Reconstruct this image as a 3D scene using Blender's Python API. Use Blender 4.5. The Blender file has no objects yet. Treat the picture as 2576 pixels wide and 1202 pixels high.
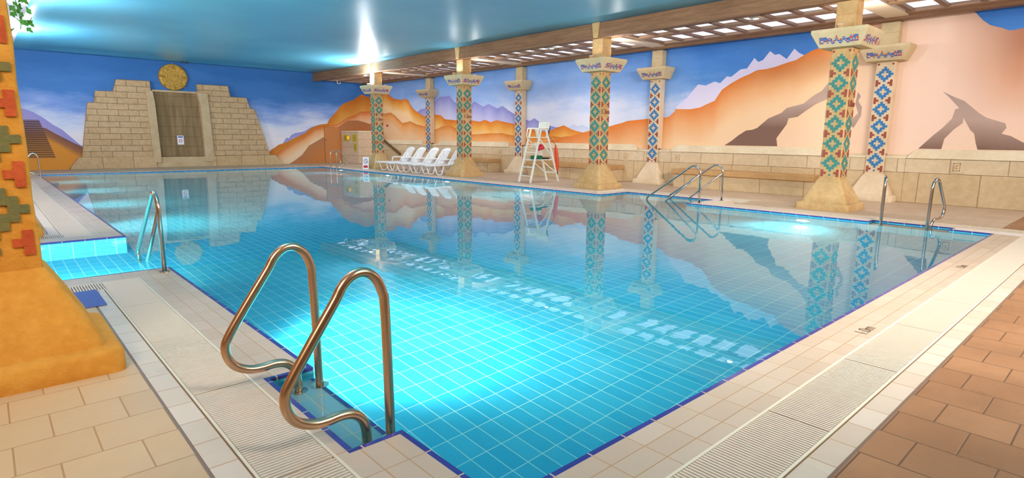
import bpy, bmesh, math, random
from mathutils import Vector, Matrix
from math import sin, cos, pi, radians

# ------------------------------------------------------------------ camera
scn = bpy.context.scene
COL = scn.collection
YAW, PITCH, ROLL, FPX = 0.833253218, 0.174222043, 0.00842980727, 1456.70584
CAM_H = 1.45
fwd = Vector((cos(YAW) * cos(PITCH), sin(YAW) * cos(PITCH), -sin(PITCH)))
rgt = Vector((sin(YAW), -cos(YAW), 0.0))
upv = rgt.cross(fwd)
r2 = cos(ROLL) * rgt + sin(ROLL) * upv
u2 = -sin(ROLL) * rgt + cos(ROLL) * upv
cam_d = bpy.data.cameras.new('camera')
cam = bpy.data.objects.new('camera', cam_d)
COL.objects.link(cam)
cam.matrix_world = Matrix(((r2.x, u2.x, -fwd.x, 0.0), (r2.y, u2.y, -fwd.y, 0.0), (r2.z, u2.z, -fwd.z, CAM_H), (0, 0, 0, 1)))
cam_d.sensor_fit = 'HORIZONTAL'
cam_d.sensor_width = 36.0
cam_d.lens = FPX / 2576.0 * 36.0
cam_d.clip_start = 0.05
cam_d.clip_end = 200
scn.camera = cam

# ------------------------------------------------------------------ view, world
scn.view_settings.view_transform = 'Standard'
scn.view_settings.look = 'None'
scn.view_settings.exposure = 0.0
scn.view_settings.gamma = 1.0
scn.view_settings.use_curve_mapping = False
scn.cycles.use_denoising = True
scn.cycles.max_bounces = 10
scn.cycles.diffuse_bounces = 4
scn.cycles.glossy_bounces = 4
scn.cycles.transmission_bounces = 6
scn.cycles.sample_clamp_indirect = 6.0
scn.cycles.blur_glossy = 0.5
world = bpy.data.worlds.new('world')
world.use_nodes = True
world.node_tree.nodes['Background'].inputs[0].default_value = (0.9, 0.85, 0.8, 1)
world.node_tree.nodes['Background'].inputs[1].default_value = 0.0
scn.world = world


def area_light(name, loc, target, power, size, size_y=None, color=(1, 1, 1), spread=180, shape=None):
    l = bpy.data.lights.new(name, 'AREA')
    l.energy = power
    l.color = color
    l.spread = radians(spread)
    l.shape = shape or ('RECTANGLE' if size_y else 'DISK')
    l.size = size
    if size_y:
        l.size_y = size_y
    o = bpy.data.objects.new(name, l)
    COL.objects.link(o)
    o.location = loc
    d = Vector(target) - Vector(loc)
    o.rotation_euler = d.to_track_quat('-Z', 'Y').to_euler()
    return o


def spot_light(name, loc, target, power, angle, blend=0.5, color=(1, 1, 1), radius=0.06):
    l = bpy.data.lights.new(name, 'SPOT')
    l.energy = power
    l.color = color
    l.spot_size = radians(angle)
    l.spot_blend = blend
    l.shadow_soft_size = radius
    o = bpy.data.objects.new(name, l)
    COL.objects.link(o)
    o.location = loc
    d = Vector(target) - Vector(loc)
    o.rotation_euler = d.to_track_quat('-Z', 'Y').to_euler()
    return o


# added fill lights behind the camera and over the left deck
area_light('hall_fill', (5.0, -2.6, 4.35), (9.5, 9.0, 0.6), 940, 5.0, 1.2, (1.0, 0.94, 0.87), 116)
area_light('hall_fill', (-2.6, 1.0, 4.3), (3.0, 9.0, 0.0), 220, 1.6, 1.6, (1.0, 0.9, 0.78))
area_light('hall_fill', (13.6, -2.4, 4.3), (14.5, 8.0, 1.6), 250, 3.0, 1.2, (1.0, 0.92, 0.84))
area_light('hall_fill', (-2.8, 22.0, 4.2), (6.0, 27.0, 1.6), 260, 2.0, 5.0, (0.97, 0.96, 1.0))
area_light('hall_fill', (-1.2, 13.5, 4.5), (0.6, 14.5, 0.0), 430, 1.2, 4.0, (1.0, 0.97, 0.95))
# warm lamp over the near left column
spot_light('column_spotlight', (-0.9, 1.5, 4.4), (0.1, 4.3, 0.2), 190, 46, 0.8, (1.0, 0.74, 0.38), 0.12)
# warm lamp over the brown paving
spot_light('paving_spotlight', (7.5, -1.5, 4.4), (6.5, 0.3, 0.0), 150, 75, 0.9, (1.0, 0.62, 0.42), 0.12)
# underwater lamps
UWL = []
for y in (4.49, 12.3, 16.25, 20.2, 24.2):
    UWL.append(((11.74, y, -0.62), (10.4, y, -0.95)))
for y in (4.4, 12.4, 16.4, 20.4, 24.3):
    UWL.append(((1.45, y, -0.62), (2.8, y, -0.95)))
UWL.append(((0.55, 7.24, -0.62), (0.55, 8.6, -0.95)))
UW_POWER = 62

# ------------------------------------------------------------------ colour + node helpers


def lin(r, g, b):
    f = lambda c: (c / 255 / 12.92) if c / 255 <= 0.04045 else ((c / 255 + 0.055) / 1.055) ** 2.4
    return (f(r), f(g), f(b), 1.0)


class NT:
    def __init__(self, name):
        self.m = bpy.data.materials.new(name)
        self.m.use_nodes = True
        self.t = self.m.node_tree
        self.t.nodes.clear()
        self.out = self.n('ShaderNodeOutputMaterial')

    def n(self, kind, **kw):
        nd = self.t.nodes.new(kind)
        for k, v in kw.items():
            setattr(nd, k, v)
        return nd

    def l(self, a, b):
        self.t.links.new(a, b)

    def put(self, sock, v):
        if isinstance(v, bpy.types.NodeSocket):
            self.l(v, sock)
        else:
            sock.default_value = v

    def math(self, op, a, b=0.0, c=0.0, clamp=False):
        nd = self.n('ShaderNodeMath', operation=op, use_clamp=clamp)
        self.put(nd.inputs[0], a)
        self.put(nd.inputs[1], b)
        self.put(nd.inputs[2], c)
        return nd.outputs[0]

    def mix(self, f, a, b, blend='MIX'):
        nd = self.n('ShaderNodeMix', data_type='RGBA', blend_type=blend)
        self.put(nd.inputs[0], f)
        self.put(nd.inputs[6], a)
        self.put(nd.inputs[7], b)
        return nd.outputs[2]

    def coords(self, kind='Object'):
        return self.n('ShaderNodeTexCoord').outputs[kind]

    def pos(self):
        return self.n('ShaderNodeNewGeometry').outputs['Position']

    def sep(self, v):
        s = self.n('ShaderNodeSeparateXYZ')
        self.l(v, s.inputs[0])
        return s.outputs

    def comb(self, x, y, z):
        s = self.n('ShaderNodeCombineXYZ')
        for i, v in enumerate((x, y, z)):
            self.put(s.inputs[i], v)
        return s.outputs[0]

    def noise(self, vec, scale, detail=3.0, rough=0.55):
        nd = self.n('ShaderNodeTexNoise')
        self.put(nd.inputs['Vector'], vec)
        nd.inputs['Scale'].default_value = scale
        nd.inputs['Detail'].default_value = detail
        nd.inputs['Roughness'].default_value = rough
        return nd.outputs[0]

    def ramp(self, f, stops, interp='LINEAR'):
        nd = self.n('ShaderNodeValToRGB')
        nd.color_ramp.interpolation = interp
        els = nd.color_ramp.elements
        while len(els) < len(stops):
            els.new(0.5)
        for e, (p_, c_) in zip(els, stops):
            e.position = p_
            e.color = c_ if len(c_) == 4 else (*c_, 1)
        self.put(nd.inputs[0], f)
        return nd.outputs[0]

    def maprange(self, v, a, b, c=0.0, d=1.0):
        nd = self.n('ShaderNodeMapRange')
        self.put(nd.inputs[0], v)
        for i, x in enumerate((a, b, c, d)):
            nd.inputs[i + 1].default_value = x
        return nd.outputs[0]

    def bump(self, h, strength=0.3, dist=0.01):
        nd = self.n('ShaderNodeBump')
        nd.inputs['Strength'].default_value = strength
        nd.inputs['Distance'].default_value = dist
        self.put(nd.inputs['Height'], h)
        return nd.outputs[0]

    def bsdf(self, color, rough=0.6, metal=0.0, normal=None, spec=0.5, emit=None, emit_s=0.0, coat=0.0, trans=0.0, ior=1.45):
        b = self.n('ShaderNodeBsdfPrincipled')
        self.put(b.inputs['Base Color'], color)
        self.put(b.inputs['Roughness'], rough)
        b.inputs['Metallic'].default_value = metal
        b.inputs['Specular IOR Level'].default_value = spec
        b.inputs['Coat Weight'].default_value = coat
        b.inputs['Transmission Weight'].default_value = trans
        b.inputs['IOR'].default_value = ior
        if normal is not None:
            self.l(normal, b.inputs['Normal'])
        if emit is not None:
            self.put(b.inputs['Emission Color'], emit)
            b.inputs['Emission Strength'].default_value = emit_s
        self.l(b.outputs[0], self.out.inputs[0])
        return b


def m_plain(name, c, rough=0.5, metal=0.0, var=0.0, bump=0.0, bscale=60, spec=0.5, coat=0.0):
    t = NT(name)
    col = c
    if var:
        nz = t.noise(t.coords(), 6, 4)
        col = t.mix(t.math('MULTIPLY', nz, var), c, (c[0] * 0.45, c[1] * 0.42, c[2] * 0.4, 1))
    nrm = t.bump(t.noise(t.coords(), bscale, 5), bump, 0.01) if bump else None
    t.bsdf(col, rough, metal, nrm, spec, coat=coat)
    return t.m


def m_emit(name, c, s):
    t = NT(name)
    e = t.n('ShaderNodeEmission')
    e.inputs[0].default_value = c
    e.inputs[1].default_value = s
    t.l(e.outputs[0], t.out.inputs[0])
    return t.m


def m_stone(name, c, c2, rough=0.8, bump=0.5, scale=1.0, fine=38):
    t = NT(name)
    co = t.pos()
    big = t.noise(co, 2.2 * scale, 4)
    mid = t.noise(co, 11 * scale, 5, 0.6)
    fin = t.noise(co, fine * scale, 5, 0.65)
    f = t.maprange(t.math('ADD', t.math('MULTIPLY', big, 0.6), t.math('MULTIPLY', mid, 0.4)), 0.36, 0.64)
    col = t.mix(f, c, c2)
    h = t.math('ADD', t.math('MULTIPLY', mid, 0.6), t.math('MULTIPLY', fin, 0.4))
    t.bsdf(col, rough, 0, t.bump(h, bump, 0.02), 0.3)
    return t.m


def grid_lines(t, u, v, pu, pv, ou, ov, w, stagger=0.0):
    """returns mask (1 on joints) and a per tile random value"""
    vv = t.math('DIVIDE', t.math('SUBTRACT', v, ov), pv)
    row = t.math('FLOOR', vv)
    uu = t.math('DIVIDE', t.math('SUBTRACT', u, ou), pu)
    if stagger:
        uu = t.math('ADD', uu, t.math('MULTIPLY', row, stagger))
    fu = t.math('FRACT', uu)
    fv = t.math('FRACT', vv)
    colm = t.math('FLOOR', uu)
    du = t.math('MULTIPLY', t.math('MINIMUM', fu, t.math('SUBTRACT', 1.0, fu)), pu)
    dv = t.math('MULTIPLY', t.math('MINIMUM', fv, t.math('SUBTRACT', 1.0, fv)), pv)
    d = t.math('MINIMUM', du, dv)
    mask = t.math('SUBTRACT', 1.0, t.maprange(d, w * 0.35, w * 0.65))
    wn = t.n('ShaderNodeTexWhiteNoise')
    wn.noise_dimensions = '2D'
    t.l(t.comb(colm, row, 0.0), wn.inputs[0])
    return mask, wn.outputs[0], d


def m_tiles(name, axes, pu, pv, ou, ov, w, c1, c2, grout, rough=0.4, stagger=0.0, bump=0.2, stonebump=0.0, wet=None, spec=0.5, gvis=1.0, bigvar=0.0):
    t = NT(name)
    P = t.sep(t.pos())
    u, v = P[axes[0]], P[axes[1]]
    mask, rnd, d = grid_lines(t, u, v, pu, pv, ou, ov, w, stagger)
    nz = t.noise(t.pos(), 9, 4)
    col = t.mix(t.math('ADD', t.math('MULTIPLY', rnd, 0.6), t.math('MULTIPLY', nz, 0.4)), c1, c2)
    if bigvar:
        bn = t.maprange(t.noise(t.pos(), 1.6, 4, 0.6), 0.40, 0.62)
        col = t.mix(t.math('MULTIPLY', bn, bigvar), col, (c2[0] * 0.62, c2[1] * 0.58, c2[2] * 0.52, 1))
    col = t.mix(t.math('MULTIPLY', mask, gvis), col, grout)
    h = t.math('MULTIPLY', mask, -1.0)
    if stonebump:
        h = t.math('ADD', h, t.math('MULTIPLY', t.noise(t.pos(), 45, 6, 0.65), stonebump))
    r = rough
    if wet is not None:
        wn = t.maprange(t.noise(t.pos(), wet[0], 3), wet[1], wet[2], rough, wet[3])
        r = wn
    t.bsdf(col, r, 0, t.bump(h, bump, 0.01), spec)
    return t.m


# ------------------------------------------------------------------ mesh helpers
class MB:
    def __init__(self):
        self.v, self.f, self.mi, self.uv = [], [], [], {}
        self.m = 0

    def face(self, pts, m=None):
        b = len(self.v)
        self.v += [tuple(q) for q in pts]
        self.f.append(tuple(range(b, b + len(pts))))
        self.mi.append(self.m if m is None else m)

    def box(self, x0, x1, y0, y1, z0, z1, m=None):
        if x0 > x1: x0, x1 = x1, x0
        if y0 > y1: y0, y1 = y1, y0
        if z0 > z1: z0, z1 = z1, z0
        b = len(self.v)
        self.v += [(x0, y0, z0), (x1, y0, z0), (x1, y1, z0), (x0, y1, z0), (x0, y0, z1), (x1, y0, z1), (x1, y1, z1), (x0, y1, z1)]
        for f in ((0, 3, 2, 1), (4, 5, 6, 7), (0, 1, 5, 4), (1, 2, 6, 5), (2, 3, 7, 6), (3, 0, 4, 7)):
            self.f.append(tuple(b + i for i in f))
            self.mi.append(self.m if m is None else m)

    def bar(self, a, c, w, h, up=(0, 0, 1), m=None):
        a, c = Vector(a), Vector(c)
        d = (c - a).normalized()
        s = d.cross(Vector(up))
        if s.length < 1e-4:
            s = d.cross(Vector((1, 0, 0)))
        s.normalize()
        n = s.cross(d)
        b = len(self.v)
        for p_ in (a, c):
            for i, j in ((-1, -1), (1, -1), (1, 1), (-1, 1)):
                self.v.append(tuple(p_ + s * (i * w / 2) + n * (j * h / 2)))
        for f in ((0, 1, 2, 3), (7, 6, 5, 4), (0, 4, 5, 1), (1, 5, 6, 2), (2, 6, 7, 3), (3, 7, 4, 0)):
            self.f.append(tuple(b + i for i in f))
            self.mi.append(self.m if m is None else m)

    def loops(self, rings, close0=True, close1=True, m=None):
        n = len(rings[0])
        b = len(self.v)
        for r in rings:
            self.v += [tuple(q) for q in r]
        mm = self.m if m is None else m
        for i in range(len(rings) - 1):
            for j in range(n):
                k = (j + 1) % n
                self.f.append((b + i * n + j, b + i * n + k, b + (i + 1) * n + k, b + (i + 1) * n + j))
                self.mi.append(mm)
        if close0:
            self.f.append(tuple(b + j for j in reversed(range(n))))
            self.mi.append(mm)
        if close1:
            e = b + (len(rings) - 1) * n
            self.f.append(tuple(e + j for j in range(n)))
            self.mi.append(mm)

    def tube(self, pts, r, seg=14, m=None, closed=False):
        pts = [Vector(q) for q in pts]
        rings = []
        prev = None
        for i, q in enumerate(pts):
            if i == 0:
                d = pts[1] - pts[0]
            elif i == len(pts) - 1:
                d = pts[-1] - pts[-2]
            else:
                d = (pts[i + 1] - q).normalized() + (q - pts[i - 1]).normalized()
            d.normalize()
            if prev is None:
                a = d.orthogonal().normalized()
            else:
                a = (prev - d * prev.dot(d)).normalized()
            prev = a
            c = d.cross(a)
            rings.append([q + a * (r * cos(2 * pi * k / seg)) + c * (r * sin(2 * pi * k / seg)) for k in range(seg)])
        self.loops(rings, m=m)

    def cyl(self, c, r, z0, z1, seg=24, m=None, r1=None):
        r1 = r if r1 is None else r1
        self.loops([[(c[0] + r * cos(2 * pi * k / seg), c[1] + r * sin(2 * pi * k / seg), z0) for k in range(seg)],
                    [(c[0] + r1 * cos(2 * pi * k / seg), c[1] + r1 * sin(2 * pi * k / seg), z1) for k in range(seg)]], m=m)

    def prism(self, poly, axis, a, b_, m=None):
        """poly: 2D points; axis 0/1: extruded along x or y"""
        def P(q, t_):
            return (t_, q[0], q[1]) if axis == 0 else ((q[0], t_, q[1]) if axis == 1 else (q[0], q[1], t_))
        self.loops([[P(q, a) for q in poly], [P(q, b_) for q in poly]], m=m)

    def build(self, name, mats, parent=None, smooth=False, bevel=0.0, fix=True, loc=None, seg=2, angle=35):
        me = bpy.data.meshes.new(name)
        me.from_pydata(self.v, [], self.f)
        if not isinstance(mats, (list, tuple)):
            mats = [mats]
        for m_ in mats:
            me.materials.append(m_)
        for p_, i in zip(me.polygons, self.mi):
            p_.material_index = i
        if fix:
            bm = bmesh.new()
            bm.from_mesh(me)
            bmesh.ops.recalc_face_normals(bm, faces=bm.faces)
            bm.to_mesh(me)
            bm.free()
        o = bpy.data.objects.new(name, me)
        COL.objects.link(o)
        if bevel:
            md = o.modifiers.new('bevel', 'BEVEL')
            md.width = bevel
            md.segments = seg
            md.limit_method = 'ANGLE'
            md.angle_limit = radians(angle)
        if smooth:
            for p_ in me.polygons:
                p_.use_smooth = True
            if smooth == 'auto':
                me.set_sharp_from_angle(angle=radians(40))
        if parent is not None:
            o.parent = parent
        if loc is not None:
            o.location = loc
        return o


def tag(o, label=None, cat=None, group=None, kind=None):
    if label: o['label'] = label
    if cat: o['category'] = cat
    if group: o['group'] = group
    if kind: o['kind'] = kind
    return o


def thing(name, label, cat, loc=(0, 0, 0), rz=0.0, group=None, kind='thing'):
    o = bpy.data.objects.new(name, None)
    COL.objects.link(o)
    o.empty_display_size = 0.1
    o.location = loc
    o.rotation_euler = (0, 0, rz)
    return tag(o, label, cat, group, kind)


def dup(root, loc, rz, label, group=None):
    r = root.copy()
    COL.objects.link(r)
    r.location = loc
    r.rotation_euler = (0, 0, rz)
    r['label'] = label
    if group: r['group'] = group
    for ch in list(root.children):
        c = ch.copy()
        COL.objects.link(c)
        c.parent = r
        for g in list(ch.children):
            d = g.copy()
            COL.objects.link(d)
            d.parent = c
    return r


def text_mesh(name, txt, size, mat, loc, rot, parent=None, extrude=0.002):
    cu = bpy.data.curves.new(name, 'FONT')
    cu.body = txt
    cu.size = size
    cu.extrude = extrude
    cu.align_x = 'CENTER'
    cu.align_y = 'CENTER'
    cu.materials.append(mat)
    tmp = bpy.data.objects.new(name + '_tmp', cu)
    me = bpy.data.meshes.new_from_object(tmp)
    bpy.data.objects.remove(tmp)
    o = bpy.data.objects.new(name, me)
    COL.objects.link(o)
    o.location = loc
    o.rotation_euler = rot
    if parent is not None:
        o.parent = parent
    return o


def arc_path(pts, r, n=7):
    """polyline with rounded corners; r single or per corner"""
    pts = [Vector(q) for q in pts]
    out = [pts[0]]
    for i in range(1, len(pts) - 1):
        rr = r[i - 1] if isinstance(r, (list, tuple)) else r
        a, b, c = pts[i - 1], pts[i], pts[i + 1]
        d1, d2 = (a - b), (c - b)
        l1, l2 = d1.length, d2.length
        d1.normalize(); d2.normalize()
        ang = d1.angle(d2)
        tl = min(rr / math.tan(ang / 2), l1 * 0.49, l2 * 0.49)
        rad = tl * math.tan(ang / 2)
        bis = (d1 + d2).normalized()
        cen = b + bis * (rad / sin(ang / 2))
        p1, p2 = b + d1 * tl, b + d2 * tl
        v1, v2 = p1 - cen, p2 - cen
        tot = v1.angle(v2)
        ax = v1.cross(v2).normalized()
        for k in range(n + 1):
            out.append(cen + Matrix.Rotation(tot * k / n, 3, ax) @ v1)
    out.append(pts[-1])
    return out


# ------------------------------------------------------------------ materials
M_tile_pool = m_tiles('pool_tile', (0, 1), 0.1255, 0.25, 2.034, 2.35, 0.0065, lin(46, 166, 190), lin(24, 150, 180), lin(140, 206, 200), 0.25, bump=0.05)
M_tile_wx = m_tiles('pool_wall_tile_x', (0, 2), 0.25, 0.1255, 2.034, -0.04, 0.009, lin(60, 190, 210), lin(36, 176, 204), lin(160, 220, 210), 0.25, bump=0.05)
M_tile_wy = m_tiles('pool_wall_tile_y', (1, 2), 0.25, 0.1255, 2.35, -0.04, 0.009, lin(60, 190, 210), lin(36, 176, 204), lin(160, 220, 210), 0.25, bump=0.05)
M_shelf = m_tiles('shelf_tile', (0, 1), 0.135, 0.265, 1.14, 2.36, 0.009, lin(150, 200, 206), lin(130, 186, 196), lin(190, 200, 170), 0.3, bump=0.05)
M_blue_x = m_tiles('blue_edge_x', (0, 1), 0.253, 9.0, 1.689, -4.0, 0.008, lin(60, 62, 140), lin(44, 46, 120), lin(200, 180, 160), 0.22, bump=0.1)
M_blue_y = m_tiles('blue_edge_y', (1, 0), 0.253, 9.0, 1.851, -4.0, 0.008, lin(60, 62, 140), lin(44, 46, 120), lin(200, 180, 160), 0.22, bump=0.1)
CT1, CT2, CG = lin(202, 178, 156), lin(188, 162, 138), lin(176, 136, 96)
M_cop_y = m_tiles('coping_tile_y', (1, 0), 0.253, 0.125, 1.851, 1.29, 0.006, CT1, CT2, CG, 0.42, bump=0.15, wet=(1.4, 0.40, 0.75, 0.24))
M_cop_x = m_tiles('coping_tile_x', (0, 1), 0.253, 0.125, 1.689, 1.46, 0.006, CT1, CT2, CG, 0.42, bump=0.15, wet=(1.4, 0.40, 0.75, 0.24))
M_cop_sheen = m_tiles('coping_tile_sheen', (0, 1), 0.253, 0.253, 1.689, 1.851, 0.005, lin(238, 226, 222), lin(228, 214, 208), lin(206, 186, 168), 0.3, bump=0.1)  # lighter copy of the coping, grazing skylight reflection put into its colour
M_tr_y = m_tiles('trim_tile_y', (1, 0), 0.258, 9.0, 2.62, -4.0, 0.007, lin(222, 203, 184), lin(206, 184, 160), CG, 0.4, bump=0.15, wet=(1.4, 0.40, 0.75, 0.22))
M_tr_x = m_tiles('trim_tile_x', (0, 1), 0.253, 9.0, 2.69, -4.0, 0.007, lin(216, 196, 178), lin(196, 172, 150), CG, 0.36, bump=0.15, wet=(1.4, 0.40, 0.72, 0.16))
M_stone_l = m_tiles('paving_light', (0, 1), 0.31, 0.31, 0.42, 3.41, 0.007, lin(212, 180, 140), lin(194, 160, 120), lin(168, 128, 82), 0.5, stagger=0.5, bump=0.35, stonebump=1.2, wet=(1.6, 0.42, 0.75, 0.28))
M_stone_r = m_tiles('paving_brown', (1, 0), 0.31, 0.311, 0.60, 4.16, 0.008, lin(172, 122, 84), lin(144, 98, 64), lin(104, 70, 46), 0.5, stagger=0.5, bump=0.35, stonebump=1.2, wet=(1.6, 0.42, 0.72, 0.20), bigvar=0.35)
M_stone_f = m_tiles('paving_far', (0, 1), 0.31, 0.31, 0.42, 3.41, 0.007, lin(198, 174, 150), lin(184, 158, 132), lin(166, 138, 108), 0.45, stagger=0.5, bump=0.2, stonebump=0.8, wet=(1.6, 0.42, 0.75, 0.28))
M_joint = m_plain('dark_joint', lin(120, 98, 84), 0.5)
M_grate = m_plain('grating_plastic', lin(218, 200, 180), 0.35)
M_gutter = m_plain('gutter_dark', lin(120, 90, 60), 0.8)
M_frame = m_plain('grating_lip', lin(226, 212, 188), 0.35)

M_col = m_stone('column_sandstone', lin(208, 174, 124), lin(182, 144, 92), 0.85, 0.5)
M_col_pale = m_stone('pale_sandstone', lin(230, 208, 178), lin(214, 188, 152), 0.85, 0.4)
M_cap = m_stone('capital_stone', lin(214, 194, 156), lin(198, 176, 134), 0.8, 0.25)
M_ochre = m_stone('ochre_stone', lin(228, 160, 66), lin(206, 134, 42), 0.85, 1.0, 1.6, 70)
M_teal = m_stone('mosaic_teal', lin(60, 140, 140), lin(72, 122, 104), 0.6, 0.5, 3)
M_blue = m_stone('mosaic_blue', lin(54, 130, 190), lin(62, 116, 168), 0.6, 0.4, 3)
M_red = m_stone('mosaic_red', lin(166, 86, 68), lin(140, 72, 54), 0.6, 0.5, 3)
M_olive = m_stone('mosaic_olive', lin(128, 116, 62), lin(102, 104, 66), 0.6, 0.9, 3)
M_orange = m_stone('mosaic_orange', lin(204, 92, 44), lin(180, 72, 32), 0.6, 0.9, 3)
M_fr_blue = m_plain('frieze_blue', lin(44, 104, 176), 0.6)
M_fr_red = m_plain('frieze_red', lin(190, 70, 62), 0.6)
M_wood = None


def wood(name, c1, c2, axis):
    t = NT(name)
    P = t.sep(t.pos())
    sc = [14, 14, 14]
    sc[axis] = 0.9
    v = t.comb(*[t.math('MULTIPLY', P[i], float(sc[i])) for i in range(3)])
    n = t.noise(v, 1.0, 5, 0.6)
    n2 = t.noise(v, 4.0, 3, 0.6)
    f = t.maprange(t.math('ADD', t.math('MULTIPLY', n, 0.7), t.math('MULTIPLY', n2, 0.3)), 0.35, 0.65)
    t.bsdf(t.mix(f, c1, c2), 0.55, 0, t.bump(n2, 0.15, 0.005), 0.4)
    return t.m


M_wood = wood('beam_wood', lin(150, 112, 80), lin(116, 82, 56), 1)
M_wood_l = wood('lattice_wood', lin(176, 144, 116), lin(140, 108, 80), 1)
M_wood_x = wood('lattice_wood_x', lin(150, 118, 92), lin(112, 82, 58), 0)
M_cream_board = m_plain('cream_board', lin(238, 222, 196), 0.5, var=0.2)
M_pane = m_emit('skylight_pane', lin(226, 230, 250), 1.7)
M_steel = m_plain('brushed_steel', lin(205, 190, 178), 0.2, 1.0)
M_steel_warm = m_plain('steel_warm_reflection', lin(206, 168, 136), 0.27, 1.0)  # steel tinted brown, reflection of the warm surroundings put into its colour
M_white = m_plain('white_plastic', lin(240, 240, 240), 0.35)
M_cream_metal = m_plain('cream_metal', lin(226, 226, 214), 0.4)
M_black = m_plain('black_plastic', lin(30, 30, 34), 0.4)
M_green = m_plain('green_canvas', lin(20, 96, 62), 0.6)
M_redp = m_plain('red_foam', lin(214, 74, 36), 0.4)
M_yellow = m_plain('yellow_sign', lin(214, 186, 60), 0.5)
M_amber = m_plain('amber_lens', lin(246, 196, 20), 0.3)
M_mat = None
t_ = NT('blue_mat')
P_ = t_.sep(t_.pos())
w_ = t_.math('SINE', t_.math('MULTIPLY', P_[1], 2 * pi / 0.022))
t_.bsdf(t_.mix(t_.maprange(w_, -1, 1), lin(50, 76, 146), lin(76, 106, 176)), 0.6, 0, t_.bump(w_, 0.5, 0.01))
M_mat = t_.m
M_lens = m_emit('lamp_lens', lin(255, 250, 235), 14.0)
M_uplens = m_emit('uplight_lens', lin(255, 240, 215), 30.0)
M_uplens_dim = m_emit('uplight_lens_soft', lin(220, 226, 255), 2.2)
M_poolens = m_emit('pool_lamp_lens', lin(235, 252, 255), 9.0)
M_leaf = m_plain('ivy_leaf', lin(86, 156, 60), 0.5, var=0.6)
M_paper = m_plain('paper', lin(232, 232, 240), 0.6)
M_signred = m_plain('sign_red', lin(196, 40, 60), 0.5)
M_signblue = m_plain('sign_blue', lin(70, 100, 170), 0.5)
M_ink = m_plain('ink', lin(50, 44, 44), 0.6)
M_gold = None
t_ = NT('gold_relief')
nz_ = t_.noise(t_.coords(), 9, 5, 0.7)
t_.bsdf(t_.mix(t_.maprange(nz_, 0.35, 0.65), lin(206, 162, 70), lin(160, 120, 44)), 0.5, 0.2, t_.bump(nz_, 0.7, 0.03))
M_gold = t_.m

# block-work (dado and pyramid): staggered courses with grooves


def m_blocks(name, axes, pu, pv, ou, ov, c1, c2, groove, w=0.02, bump=0.6, stagger=0.5):
    t = NT(name)
    P = t.sep(t.pos())
    wob = t.math('MULTIPLY', t.math('SUBTRACT', t.noise(t.pos(), 3.0, 2), 0.5), 0.02)
    mask, rnd, d = grid_lines(t, t.math('ADD', P[axes[0]], wob), t.math('ADD', P[axes[1]], wob), pu, pv, ou, ov, w, stagger)
    mid = t.noise(t.pos(), 7, 5, 0.6)
    fin = t.noise(t.pos(), 30, 6, 0.7)
    f = t.math('ADD', t.math('MULTIPLY', rnd, 0.35), t.math('MULTIPLY', t.maprange(mid, 0.35, 0.65), 0.65))
    col = t.mix(f, c1, c2)
    col = t.mix(t.math('MULTIPLY', mask, 0.65), col, groove)
    h = t.math('ADD', t.math('MULTIPLY', mask, -1.3), t.math('MULTIPLY', fin, 0.8))
    t.bsdf(col, 0.85, 0, t.bump(h, bump, 0.015), 0.25)
    return t.m


M_dado_up = m_blocks('dado_blocks_upper', (1, 2), 1.03, 9.0, 2.08, 0.7 - 9 * 3, lin(222, 202, 170), lin(206, 182, 146), lin(150, 114, 76), 0.016, stagger=0)
M_dado_lo = m_blocks('dado_blocks_lower', (1, 2), 1.15, 9.0, 2.53, -0.9, lin(214, 188, 150), lin(196, 168, 128), lin(150, 112, 72), 0.018, stagger=0)
M_coping_st = m_stone('dado_capping', lin(228, 212, 182), lin(214, 194, 158), 0.85, 0.5)
M_bench = m_stone('bench_slab', lin(196, 156, 106), lin(178, 136, 88), 0.75, 0.3)
M_pyr = m_blocks('pyramid_blocks', (0, 2), 0.74, 0.247, 2.6, 0.47, lin(204, 174, 136), lin(182, 150, 110), lin(104, 80, 52), 0.022)
M_pyr_base = m_blocks('pyramid_plinth_blocks', (0, 2), 1.1, 3.0, 2.6, -1.2, lin(206, 176, 136), lin(186, 154, 112), lin(104, 80, 52), 0.022, stagger=0)
M_pyr_rec = None
t_ = NT('pyramid_recess')
P_ = t_.sep(t_.pos())
m1_, r1_, d1_ = grid_lines(t_, P_[0], P_[2], 20.0, 0.44, -3.0, 0.47, 0.018)
st_ = t_.noise(t_.comb(t_.math('MULTIPLY', P_[0], 3.0), P_[1], t_.math('MULTIPLY', P_[2], 0.25)), 2.0, 4)
c_ = t_.mix(t_.maprange(st_, 0.35, 0.65), lin(150, 126, 92), lin(118, 96, 66))
t_.bsdf(t_.mix(t_.math('MULTIPLY', m1_, 0.6), c_, lin(90, 70, 48)), 0.85, 0, t_.bump(t_.math('MULTIPLY', m1_, -1.0), 0.5, 0.01), 0.2)
M_pyr_rec = t_.m
M_pyr_strip = m_stone('pyramid_strip', lin(202, 178, 142), lin(182, 156, 118), 0.85, 0.4)
M_block = m_blocks('stair_blocks', (2, 1), 0.42, 9.0, 0.0, -4, lin(226, 202, 174), lin(206, 178, 146), lin(150, 120, 90), 0.018, stagger=0)


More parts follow.
